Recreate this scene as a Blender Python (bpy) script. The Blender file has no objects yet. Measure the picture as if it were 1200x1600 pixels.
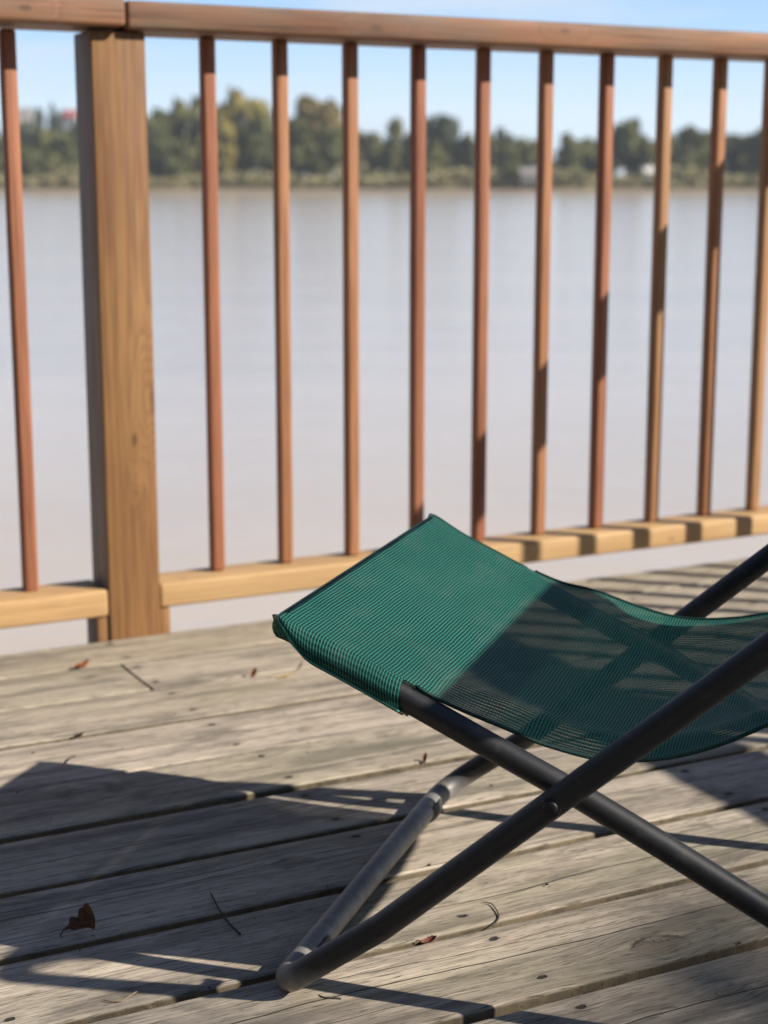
import bpy, bmesh, math, random
from mathutils import Vector, Matrix, noise as mnoise
R = math.radians
random.seed(7)
S = bpy.context.scene
COL = S.collection

# ------------------------------------------------------------------ frames
PHI = math.atan2(0.4577, 0.8891)                 # planks and railing run along u
U = Vector((math.cos(PHI), math.sin(PHI), 0)); N = Vector((-U.y, U.x, 0))
WV = Vector((0.3150, 0.9491, 0)).normalized(); LV = Vector((WV.y, -WV.x, 0))   # chair width / length axes
CAM_H = 0.78
FPX = 2600.0; HOR = 282.0
TH = math.atan((800 - HOR) / FPX)

def ground_at(x, y, z=0.0):
    """photo pixel -> point on the plane at height z (used to lay the scene out)"""
    X = (x - 600) / FPX; Y = -(y - 800) / FPX
    c, s = math.cos(TH), math.sin(TH)
    d = Vector((X, c + s * Y, -s + c * Y))
    t = (z - CAM_H) / d.z
    return Vector((0, 0, CAM_H)) + d * t

def far_at(x, dist):
    """x column -> world x at distance dist"""
    return (x - 600) / FPX * dist * 1.0 / math.cos(TH) * 1.0

# ------------------------------------------------------------------ object helpers
def tag(o, label=None, cat=None, group=None, kind=None):
    if label: o['label'] = label
    if cat: o['category'] = cat
    if group: o['group'] = group
    if kind: o['kind'] = kind
    return o

def empty(name, loc=(0, 0, 0), rz=0.0):
    o = bpy.data.objects.new(name, None); COL.objects.link(o)
    o.location = loc; o.rotation_euler = (0, 0, rz); o.empty_display_size = 0.1
    return o

def mesh_obj(name, bm, mat, parent=None, smooth=False, sharp=None):
    me = bpy.data.meshes.new(name)
    bm.normal_update()
    bm.to_mesh(me); bm.free()
    if smooth:
        for p in me.polygons: p.use_smooth = True
    if sharp is not None:
        me.set_sharp_from_angle(angle=R(sharp))
    if isinstance(mat, (list, tuple)):
        for m in mat: me.materials.append(m)
    elif mat: me.materials.append(mat)
    o = bpy.data.objects.new(name, me); COL.objects.link(o)
    if parent: o.parent = parent
    return o

def box(bm, a, b, bevel=0.0, seg=2):
    a = Vector(a); b = Vector(b)
    m = Matrix.Translation((a + b) / 2) @ Matrix.Diagonal((*(b - a), 1))
    r = bmesh.ops.create_cube(bm, size=1.0, matrix=m)
    if bevel > 0:
        es = list({e for v in r['verts'] for e in v.link_edges})
        bmesh.ops.bevel(bm, geom=es, offset=bevel, segments=seg, profile=0.5, affect='EDGES')
    return r

def sweep(bm, pts, r, seg=20, closed=False, caps=True, radii=None):
    """tube along pts (parallel transport frames)"""
    pts = [Vector(p) for p in pts]; n = len(pts)
    tang = []
    for i in range(n):
        if closed: t = pts[(i + 1) % n] - pts[i - 1]
        else: t = pts[min(i + 1, n - 1)] - pts[max(i - 1, 0)]
        tang.append(t.normalized())
    ref = Vector((0, 0, 1)) if abs(tang[0].z) < 0.9 else Vector((1, 0, 0))
    nrm = (ref - tang[0] * ref.dot(tang[0])).normalized()
    rings = []
    for i in range(n):
        if i:
            q = tang[i - 1].rotation_difference(tang[i]); nrm = q @ nrm
            nrm = (nrm - tang[i] * nrm.dot(tang[i])).normalized()
        b = tang[i].cross(nrm); rr = radii[i] if radii else r
        rings.append([bm.verts.new(pts[i] + (nrm * math.cos(2 * math.pi * k / seg) + b * math.sin(2 * math.pi * k / seg)) * rr) for k in range(seg)])
    m = n if closed else n - 1
    for i in range(m):
        A = rings[i]; B = rings[(i + 1) % n]
        off = 0
        if closed and i == n - 1:
            off = min(range(seg), key=lambda o: (A[0].co - B[o].co).length)
        for k in range(seg):
            bm.faces.new((A[k], A[(k + 1) % seg], B[(k + 1 + off) % seg], B[(k + off) % seg]))
    if caps and not closed:
        bm.faces.new(list(reversed(rings[0]))); bm.faces.new(rings[-1])

def fillet_loop(corners, rad, seg=8):
    """closed polygon with rounded corners, plus straight subdivisions"""
    out = []; n = len(corners); cs = [Vector(c) for c in corners]
    rads = rad if isinstance(rad, (list, tuple)) else [rad] * n
    for i in range(n):
        rad = rads[i]
        p = cs[i]; a = (cs[i - 1] - p).normalized(); b = (cs[(i + 1) % n] - p).normalized()
        ang = a.angle(b); d = rad / math.tan(ang / 2)
        s = p + a * d; e = p + b * d
        ctr = p + (a + b).normalized() * (rad / math.sin(ang / 2))
        v0 = s - ctr; v1 = e - ctr
        ax = v0.cross(v1).normalized(); tot = v0.angle(v1)
        for k in range(seg + 1):
            out.append(ctr + Matrix.Rotation(tot * k / seg, 3, ax) @ v0)
    return out

# ------------------------------------------------------------------ node helpers
class NT:
    def __init__(s, name):
        s.mat = bpy.data.materials.new(name); s.mat.use_nodes = True
        s.t = s.mat.node_tree; s.t.nodes.clear()
        s.out = s.t.nodes.new('ShaderNodeOutputMaterial')
    def n(s, typ, **kw):
        nd = s.t.nodes.new(typ)
        for k, v in kw.items(): setattr(nd, k, v)
        return nd
    def set(s, sock, v):
        if isinstance(v, bpy.types.NodeSocket): s.t.links.new(v, sock)
        elif v is not None: sock.default_value = v
    def math(s, op, a, b=None, c=None, clamp=False):
        nd = s.n('ShaderNodeMath', operation=op, use_clamp=clamp)
        s.set(nd.inputs[0], a)
        if b is not None: s.set(nd.inputs[1], b)
        if c is not None: s.set(nd.inputs[2], c)
        return nd.outputs[0]
    def vmath(s, op, a, b=None):
        nd = s.n('ShaderNodeVectorMath', operation=op)
        s.set(nd.inputs[0], a)
        if b is not None: s.set(nd.inputs[1], b)
        return nd.outputs[0]
    def mix(s, f, a, b, blend='MIX'):
        nd = s.n('ShaderNodeMix', data_type='RGBA', blend_type=blend)
        s.set(nd.inputs[0], f)
        s.set(nd.inputs[6], a if isinstance(a, bpy.types.NodeSocket) else (*a, 1)[:4])
        s.set(nd.inputs[7], b if isinstance(b, bpy.types.NodeSocket) else (*b, 1)[:4])
        return nd.outputs[2]
    def ramp(s, f, stops, interp='LINEAR'):
        nd = s.n('ShaderNodeValToRGB'); nd.color_ramp.interpolation = interp
        el = nd.color_ramp.elements
        while len(el) < len(stops): el.new(0.5)
        for e, (p, c) in zip(el, stops):
            e.position = p; e.color = (c, c, c, 1) if not isinstance(c, tuple) else (*c, 1)
        s.set(nd.inputs[0], f); return nd.outputs[0]
    def maprange(s, v, a, b, c=0.0, d=1.0, smooth=False):
        nd = s.n('ShaderNodeMapRange'); nd.clamp = True
        if smooth: nd.interpolation_type = 'SMOOTHSTEP'
        s.set(nd.inputs[0], v)
        for i, x in enumerate((a, b, c, d)): s.set(nd.inputs[i + 1], x)
        return nd.outputs[0]
    def noise(s, vec, scale=1.0, detail=4.0, rough=0.55, dist=0.0):
        nd = s.n('ShaderNodeTexNoise'); s.set(nd.inputs['Vector'], vec)
        nd.inputs['Scale'].default_value = scale; nd.inputs['Detail'].default_value = detail
        nd.inputs['Roughness'].default_value = rough; nd.inputs['Distortion'].default_value = dist
        return nd.outputs['Fac']
    def scale(s, vec, sc):
        return s.vmath('MULTIPLY', vec, sc)
    def comb(s, x, y, z):
        nd = s.n('ShaderNodeCombineXYZ')
        for i, v in enumerate((x, y, z)): s.set(nd.inputs[i], v)
        return nd.outputs[0]
    def sep(s, v):
        nd = s.n('ShaderNodeSeparateXYZ'); s.set(nd.inputs[0], v); return nd.outputs
    def obj(s): return s.n('ShaderNodeTexCoord').outputs['Object']
    def rnd(s): return s.n('ShaderNodeObjectInfo').outputs['Random']
    def attr(s, name):
        nd = s.n('ShaderNodeAttribute'); nd.attribute_name = name; return nd
    def bump(s, h, strength=0.3, dist=0.002):
        nd = s.n('ShaderNodeBump'); nd.inputs['Strength'].default_value = strength
        nd.inputs['Distance'].default_value = dist; s.set(nd.inputs['Height'], h); return nd.outputs[0]
    def bsdf(s, color, rough=0.6, normal=None, spec=0.5, metal=0.0, **kw):
        nd = s.n('ShaderNodeBsdfPrincipled')
        s.set(nd.inputs['Base Color'], color if isinstance(color, bpy.types.NodeSocket) else (*color, 1)[:4])
        s.set(nd.inputs['Roughness'], rough); s.set(nd.inputs['Specular IOR Level'], spec)
        s.set(nd.inputs['Metallic'], metal)
        if normal is not None: s.set(nd.inputs['Normal'], normal)
        for k, v in kw.items(): s.set(nd.inputs[k], v)
        return nd.outputs[0]
    def done(s, shader):
        s.t.links.new(shader, s.out.inputs['Surface']); return s.mat

def simple(name, col, rough=0.6, spec=0.5, var=0.25, sc=8.0, bump=0.0):
    m = NT(name); p = m.obj()
    f = m.noise(p, sc, 5)
    c = m.mix(m.maprange(f, 0.3, 0.7), tuple(x * (1 - var) for x in col), tuple(min(1, x * (1 + var)) for x in col))
    nrm = m.bump(m.noise(p, sc * 6, 4), bump, 0.003) if bump else None
    return m.done(m.bsdf(c, rough, nrm, spec))

# ------------------------------------------------------------------ deck planks
def mat_deck():
    m = NT('weathered_plank'); P = m.obj(); xyz = m.sep(P)
    bid = m.attr('board').outputs['Fac']; bn = m.attr('across').outputs['Fac']
    off = m.math('MULTIPLY', bid, 13.7)
    V = m.comb(m.math('ADD', xyz[0], off), m.math('ADD', xyz[1], m.math('MULTIPLY', bid, 3.1)), xyz[2])
    # gentle warping of the grain lines
    warp = m.noise(m.scale(V, (2.2, 6.0, 3.0)), 1.0, 2)
    warp2 = m.noise(m.scale(V, (7.0, 14.0, 3.0)), 1.0, 2)
    gy = m.math('ADD', xyz[1], m.math('ADD', m.math('MULTIPLY', warp, 0.035), m.math('MULTIPLY', warp2, 0.008)))
    # knots placed one by one: the grain swings round them
    kk = None; kcore = None; kring = None
    ragged = m.noise(m.scale(V, (55.0, 90.0, 1.0)), 1.0, 4, .65)
    rub = m.noise(m.scale(V, (16.0, 22.0, 1.0)), 1.0, 3, .5)
    for (px, py, kr, st_) in [(1030, 1475, .020, 1.0), (458, 1346, .015, .8), (836, 1370, .0085, .6), (872, 1385, .009, .6), (1008, 1434, .007, .6), (478, 1136, .010, .8), (1138, 1548, .010, .5), (255, 1118, .014, .6)]:
        g = ground_at(px, py); ku, kv = g.dot(U), g.dot(N)
        d = m.n('ShaderNodeVectorMath', operation='LENGTH')
        m.set(d.inputs[0], m.comb(m.math('MULTIPLY', m.math('SUBTRACT', xyz[0], ku), .62), m.math('SUBTRACT', xyz[1], kv), 0.0))
        q = m.math('DIVIDE', d.outputs['Value'], kr)
        far = m.math('POWER', 2.718, m.math('MULTIPLY', m.math('MULTIPLY', q, q), -.22))
        sgn = m.math('MULTIPLY', m.math('SUBTRACT', xyz[1], kv), far)
        kk = sgn if kk is None else m.math('ADD', kk, sgn)
        qn = m.math('ADD', q, m.math('ADD', m.math('MULTIPLY', m.math('SUBTRACT', ragged, .5), .9), m.math('MULTIPLY', m.math('SUBTRACT', rub, .5), 1.1)))
        cq = m.math('MULTIPLY', m.maprange(qn, 1.15, .55, 0, 1, True), st_)
        kcore = cq if kcore is None else m.math('MAXIMUM', kcore, cq)
        rim = m.math('MULTIPLY', m.math('MULTIPLY', m.maprange(m.math('ABSOLUTE', m.math('SUBTRACT', qn, 1.0)), .22, .02), m.maprange(rub, .46, .60)), st_)
        kring = rim if kring is None else m.math('MAXIMUM', kring, rim)
    gy = m.math('SUBTRACT', gy, m.math('MULTIPLY', kk, .75))
    VG = m.comb(m.math('ADD', xyz[0], off), gy, xyz[2])
    fine = m.noise(m.scale(VG, (9.0, 620.0, 60.0)), 1.0, 4, 0.65)
    mid = m.noise(m.scale(VG, (2.6, 130.0, 30.0)), 1.0, 4, 0.6)
    rings = m.noise(m.scale(VG, (0.7, 46.0, 10.0)), 1.0, 2, 0.5)
    blot = m.noise(m.scale(V, (3.6, 11.0, 4.0)), 1.0, 5, 0.62, 0.4)
    blot2 = m.noise(m.scale(V, (9.0, 21.0, 8.0)), 1.0, 5, 0.65, 0.5)
    big = m.noise(m.scale(V, (1.1, 3.0, 1.0)), 1.0, 3)
    speck = m.noise(m.scale(V, (120.0, 300.0, 100.0)), 1.0, 2)
    # board to board tone
    wn = m.n('ShaderNodeTexWhiteNoise', noise_dimensions='1D'); m.set(wn.inputs['W'], bid)
    tone = wn.outputs['Value']
    streak = m.noise(m.scale(VG, (1.3, 38.0, 8.0)), 1.0, 3, 0.5)
    wn2 = m.n('ShaderNodeTexWhiteNoise', noise_dimensions='1D'); m.set(wn2.inputs['W'], m.math('ADD', bid, 40.5))
    base = m.mix(m.maprange(streak, 0.34, 0.66), (0.300, 0.252, 0.196), (0.560, 0.480, 0.375))
    base = m.mix(m.math('MULTIPLY', tone, 0.60), base, (0.560, 0.478, 0.398))            # pinkish, newer boards
    base = m.mix(m.math('MULTIPLY', m.maprange(wn2.outputs['Value'], 0.45, 0.9), 0.58), base, (0.36, 0.315, 0.215))   # olive, older boards
    base = m.mix(m.math('MULTIPLY', m.maprange(big, 0.38, 0.66), 0.45), base, (0.44, 0.392, 0.325))
    base = m.mix(m.math('MULTIPLY', m.maprange(mid, 0.50, 0.66), 0.45), base, (0.17, 0.135, 0.10))
    base = m.mix(m.math('MULTIPLY', m.maprange(rings, 0.50, 0.62), 0.22), base, (0.20, 0.155, 0.11))
    base = m.mix(m.math('MULTIPLY', m.maprange(fine, 0.53, 0.64), 0.68), base, (0.11, 0.088, 0.066))
    base = m.mix(m.math('MULTIPLY', m.maprange(fine, 0.44, 0.30), 0.28), base, (0.52, 0.46, 0.37))
    tick = m.noise(m.scale(VG, (34.0, 520.0, 60.0)), 1.0, 3, 0.55)
    base = m.mix(m.math('MULTIPLY', m.maprange(tick, 0.58, 0.66), 0.75), base, (0.075, 0.060, 0.047))
    base = m.mix(m.math('MULTIPLY', m.maprange(tick, 0.40, 0.33), 0.35), base, (0.66, 0.59, 0.49))
    # mildew stains, greyed patches and a greenish film
    st = m.math('MULTIPLY', m.maprange(blot, 0.50, 0.615), m.maprange(streak, 0.38, 0.58, 0.25, 1.0))
    base = m.mix(m.math('MULTIPLY', st, 0.72), base, (0.105, 0.095, 0.078))
    st2 = m.math('MULTIPLY', m.maprange(blot2, 0.53, 0.64), m.maprange(big, 0.38, 0.56))
    base = m.mix(m.math('MULTIPLY', st2, 0.60), base, (0.095, 0.085, 0.070))
    st3 = m.noise(m.scale(V, (1.9, 26.0, 8.0)), 1.0, 4, 0.6, 0.3)
    base = m.mix(m.math('MULTIPLY', m.maprange(st3, 0.53, 0.63), 0.55), base, (0.13, 0.115, 0.095))
    gn = m.noise(m.scale(V, (1.4, 4.0, 2.0)), 1.7, 4)
    base = m.mix(m.math('MULTIPLY', m.maprange(gn, 0.52, 0.66), 0.28), base, (0.20, 0.195, 0.105))
    base = m.mix(m.math('MULTIPLY', m.maprange(speck, 0.69, 0.76), 0.5), base, (0.08, 0.07, 0.055))
    base = m.mix(m.math('MULTIPLY', kcore, 0.55), base, m.mix(ragged, (0.11, 0.085, 0.06), (0.27, 0.21, 0.15)))
    base = m.mix(m.math('MULTIPLY', kring, 0.75), base, (0.055, 0.043, 0.032))
    kc = m.n('ShaderNodeTexVoronoi', feature='DISTANCE_TO_EDGE'); m.set(kc.inputs['Vector'], m.vmath('ADD', m.scale(V, (85.0, 60.0, 0.0)), m.comb(m.math('MULTIPLY', ragged, 1.2), m.math('MULTIPLY', rub, 1.5), 0.0))); kc.inputs['Scale'].default_value = 1.0
    base = m.mix(m.math('MULTIPLY', m.math('MULTIPLY', kcore, m.math('MULTIPLY', m.maprange(kc.outputs['Distance'], .05, .01), m.maprange(rub, .5, .58))), .8), base, (0.03, 0.024, 0.018))
    # countersunk screw holes, two per plank on every joist
    fu = m.math('MULTIPLY', m.math('SUBTRACT', m.math('FRACT', m.math('ADD', m.math('DIVIDE', m.math('SUBTRACT', xyz[0], .845), .495), 20.5)), .5), .495)
    fu = m.math('ADD', fu, m.math('MULTIPLY', m.math('SUBTRACT', tone, .5), .012))
    sd = None
    for vv in (-.043, .050):
        dd = m.math('SQRT', m.math('ADD', m.math('MULTIPLY', m.math('MULTIPLY', fu, fu), .45), m.math('POWER', m.math('ABSOLUTE', m.math('SUBTRACT', bn, vv)), 2.0)))
        sd = dd if sd is None else m.math('MINIMUM', sd, dd)
    sd = m.math('ADD', sd, m.math('MULTIPLY', m.math('SUBTRACT', speck, .5), .006))
    screw = m.maprange(sd, .0046, .0030); halo = m.maprange(sd, .014, .004)
    base = m.mix(m.math('MULTIPLY', halo, .35), base, (0.12, 0.10, 0.08))
    base = m.mix(m.math('MULTIPLY', screw, .92), base, (0.020, 0.017, 0.015))
    # drying cracks: one long one near each board's middle, a shorter one to its side
    def crack(seed, amp, cen, width, gscale, lo):
        nv = m.noise(m.comb(m.math('ADD', m.math('MULTIPLY', m.math('ADD', xyz[0], off), 1.3), seed), bid, seed), 1.0, 4, 0.55)
        c = m.math('ADD', m.math('MULTIPLY', m.math('SUBTRACT', nv, 0.5), amp), cen)
        d = m.math('ABSOLUTE', m.math('SUBTRACT', bn, c))
        g = m.maprange(m.noise(m.comb(m.math('MULTIPLY', m.math('ADD', xyz[0], off), gscale), m.math('MULTIPLY', bid, 7.0), seed), 1.0, 2), lo, lo + 0.08)
        return m.math('MULTIPLY', m.maprange(d, width, width * 0.35), g)
    ck = m.math('MAXIMUM', crack(1.7, 0.075, m.math('MULTIPLY', m.math('SUBTRACT', tone, 0.5), 0.05), 0.0013, 1.1, 0.36),
                m.math('MAXIMUM', crack(9.2, 0.10, 0.034, 0.0008, 2.3, 0.50), crack(21.4, 0.10, -0.036, 0.0008, 2.0, 0.52)))
    base = m.mix(m.math('MULTIPLY', ck, 0.9), base, (0.028, 0.023, 0.018))
    # nail heads along joist lines
    # side faces of the boards carry algae
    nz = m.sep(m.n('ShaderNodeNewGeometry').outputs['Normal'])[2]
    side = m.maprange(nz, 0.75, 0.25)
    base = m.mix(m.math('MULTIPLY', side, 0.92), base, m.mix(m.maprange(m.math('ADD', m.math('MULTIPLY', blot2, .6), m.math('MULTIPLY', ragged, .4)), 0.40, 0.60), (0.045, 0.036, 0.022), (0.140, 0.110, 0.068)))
    h = m.math('ADD', m.math('MULTIPLY', fine, 0.8), m.math('MULTIPLY', mid, 0.9))
    h = m.math('SUBTRACT', h, m.math('MULTIPLY', ck, 2.2)); h = m.math('SUBTRACT', h, m.math('MULTIPLY', screw, 2.0)); h = m.math('SUBTRACT', h, m.math('MULTIPLY', kring, .6))
    h = m.math('ADD', h, m.math('MULTIPLY', blot2, 0.4))
    h = m.math('SUBTRACT', h, m.math('MULTIPLY', m.maprange(tick, 0.58, 0.66), .5))
    nrm = m.bump(h, 0.8, 0.0020)
    return m.done(m.bsdf(base, m.maprange(mid, 0.3, 0.7, 0.62, 0.82), nrm, 0.25))

def build_deck():
    bm = bmesh.new()
    lb = bm.faces.layers.float.new('board'); la = bm.verts.layers.float.new('across')
    joints = [2.690, 2.552, 2.387, 2.218, 2.053, 1.894, 1.736, 1.578, 1.419, 1.258, 1.098, 0.938, 0.778, 0.618]
    nlow = 0.618
    while nlow > -2.4:
        nlow -= 0.16; joints.append(nlow)
    gaps = [0, .0035, .0060, .007, .010, .0150, .0145, .0155, .0160, .0150, .0155, .015, .014]
    rg = random.Random(11)
    cuts = {1: 0.822, 4: 2.05, 6: -0.75, 10: 1.9, 3: -0.5}
    for i in range(len(joints) - 1):
        hi = joints[i] - (gaps[i] if i < len(gaps) else .010) / 2
        lo = joints[i + 1] + (gaps[i + 1] if i + 1 < len(gaps) else .010) / 2
        segs = [(-3.2, 2.452)]
        if i in cuts: segs = [(-3.2, cuts[i] - 0.003), (cuts[i] + 0.003, 2.452)]
        for (a, b) in segs:
            zo = rg.uniform(-.0016, .0016); tilt = rg.uniform(-.0012, .0012)
            prof = []; rr = 0.0045
            for k in range(5):
                t = math.pi / 2 * k / 4
                prof.append((lo + rr - rr * math.cos(t), -rr + rr * math.sin(t)))
            ins = 6
            for k in range(1, ins): prof.append((lo + rr + (hi - lo - 2 * rr) * k / ins, 0))
            for k in range(5):
                t = math.pi / 2 * k / 4
                prof.append((hi - rr + rr * math.sin(t), -rr + rr * math.cos(t)))
            prof = [(lo, -.028)] + prof + [(hi, -.028)]
            cx = (lo + hi) / 2; nst = 48; rows = []
            sd = rg.uniform(0, 99)
            for j in range(nst + 1):
                x = a + (b - a) * j / nst
                row = []
                for (yy, zz) in prof:
                    f = (yy - cx) / (hi - lo)
                    wob = mnoise.noise(Vector((x * 2.1, sd, 0))) * .0012
                    edge = mnoise.noise(Vector((x * 9, sd + (5 if f > 0 else 0), 0))) * .0009 if abs(f) > .4 else 0
                    cup = -.0012 * (1 - 4 * f * f)
                    v = bm.verts.new((x, yy + edge, zz + zo + tilt * f * 2 + wob + (cup if zz > -.02 else 0)))
                    v[la] = yy - cx
                    row.append(v)
                rows.append(row)
            for j in range(nst):
                for k in range(len(prof) - 1):
                    f = bm.faces.new((rows[j][k], rows[j + 1][k], rows[j + 1][k + 1], rows[j][k + 1])); f[lb] = i + (0.37 if a > 0 else 0)
                f = bm.faces.new((rows[j][-1], rows[j + 1][-1], rows[j + 1][0], rows[j][0])); f[lb] = i
            for row, fl in ((rows[0], False), (rows[-1], True)):
                f = bm.faces.new(row if fl else list(reversed(row))); f[lb] = i
    bmesh.ops.recalc_face_normals(bm, faces=bm.faces[:])
    o = mesh_obj('deck', bm, mat_deck(), smooth=True, sharp=35)
    o.rotation_euler = (0, 0, PHI); tag(o, kind='structure')
    jb = bmesh.new()
    for x in (-3.115, -2.62, -2.125, -1.63, -1.135, -.64, -.145, .35, .845, 1.34, 1.835, 2.33):
        box(jb, (x - .025, -2.4, -.20), (x + .025, 2.64, -.0305))
    box(jb, (-3.2, 2.645, -.20), (2.452, 2.685, -.0305))
    j = mesh_obj('deck_joists', jb, simple('dark_joist', (0.10, 0.085, 0.06), 0.85)); j.rotation_euler = (0, 0, PHI)
    tag(j, kind='structure')
    return o

# ------------------------------------------------------------------ railing wood
def mat_wood(name, axis, cols, knots=(), dark=(0.10, 0.055, 0.03), varcols=None, contrast=0.5, weather=0.0, rings=0.5, tex=1.0, grey_side=0.0):
    """axis: grain direction 0/1/2; cols: light/dark base; knots: list of (x,y,z,radius)"""
    m = NT(name); P = m.obj(); rnd = m.rnd()
    sh = m.math('MULTIPLY', rnd, 37.0)
    Q = m.vmath('ADD', P, m.comb(sh, m.math('MULTIPLY', rnd, 11.0), m.math('MULTIPLY', rnd, 23.0)))
    sc = [26.0, 26.0, 26.0]; sc[axis] = 0.9
    s2 = [150.0 * tex] * 3; s2[axis] = 4.0
    s3 = [420.0 * tex] * 3; s3[axis] = 9.0
    s4 = [9.0, 9.0, 9.0]; s4[axis] = 1.6
    wob = m.noise(m.scale(Q, tuple(s4)), 1.0, 3, 0.5)
    # knots bend the grain: added to the ring coordinate
    kfield = None
    for (kx, ky, kz, kr) in knots:
        d = m.vmath('SUBTRACT', P, (kx, ky, kz))
        st = [1.0, 1.0, 1.0]; st[axis] = 0.42
        dn = m.n('ShaderNodeVectorMath', operation='LENGTH'); m.set(dn.inputs[0], m.scale(d, tuple(st)))
        f = m.math('POWER', 2.718, m.math('MULTIPLY', m.math('POWER', m.math('DIVIDE', dn.outputs['Value'], kr), 2.0), -1.0))
        kfield = f if kfield is None else m.math('ADD', kfield, f)
    rv = m.noise(m.scale(Q, tuple(sc)), 1.0, 2, 0.5)
    rc = m.math('ADD', m.math('MULTIPLY', rv, 6.0), m.math('MULTIPLY', wob, 2.2))
    if kfield is not None: rc = m.math('ADD', rc, m.math('MULTIPLY', kfield, 6.0))
    ring = m.math('FRACT', rc)
    ring = m.ramp(ring, [(0.0, 0.05), (0.55, 0.45), (0.86, 1.0), (1.0, 0.05)])
    fine = m.noise(m.scale(Q, tuple(s2)), 1.0, 4, 0.6)
    fibre = m.noise(m.scale(Q, tuple(s3)), 1.0, 2, 0.6)
    tone = m.noise(m.scale(Q, tuple(s4)), 0.8, 3)
    c0, c1 = cols
    a = m.mix(m.maprange(tone, 0.33, 0.68), c0, c1)
    if varcols:
        a = m.mix(m.math('MULTIPLY', m.maprange(rnd, 0.0, 1.0), 0.85), a, varcols)
    a = m.mix(m.math('MULTIPLY', ring, contrast * rings), a, dark)
    a = m.mix(m.math('MULTIPLY', m.maprange(fine, 0.45, 0.75), contrast), a, dark)
    a = m.mix(m.math('MULTIPLY', m.maprange(fibre, 0.55, 0.3), 0.25), a, tuple(min(1, x * 1.45) for x in c1))
    if kfield is not None:
        a = m.mix(m.maprange(kfield, 0.86, 0.99, 0.0, 0.7), a, tuple(x * 0.32 for x in c0))
    if weather:
        wv = m.noise(m.scale(Q, tuple(s4)), 2.1, 4)
        a = m.mix(m.math('MULTIPLY', m.maprange(wv, 0.42, 0.68), weather), a, (0.15, 0.13, 0.10))
    if grey_side:                                     # grey sky-light tint painted onto the shaded flank
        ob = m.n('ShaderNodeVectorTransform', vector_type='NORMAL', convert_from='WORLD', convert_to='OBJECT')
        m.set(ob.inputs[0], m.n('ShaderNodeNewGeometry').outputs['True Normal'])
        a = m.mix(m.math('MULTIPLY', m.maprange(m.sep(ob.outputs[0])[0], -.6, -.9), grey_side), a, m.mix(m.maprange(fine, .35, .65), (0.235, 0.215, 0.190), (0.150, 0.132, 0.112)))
    h = m.math('ADD', fine, m.math('MULTIPLY', fibre, 0.6))
    return m.done(m.bsdf(a, m.maprange(fine, 0.3, 0.7, 0.5, 0.68), m.bump(h, 0.35, 0.0009), 0.35))

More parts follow.
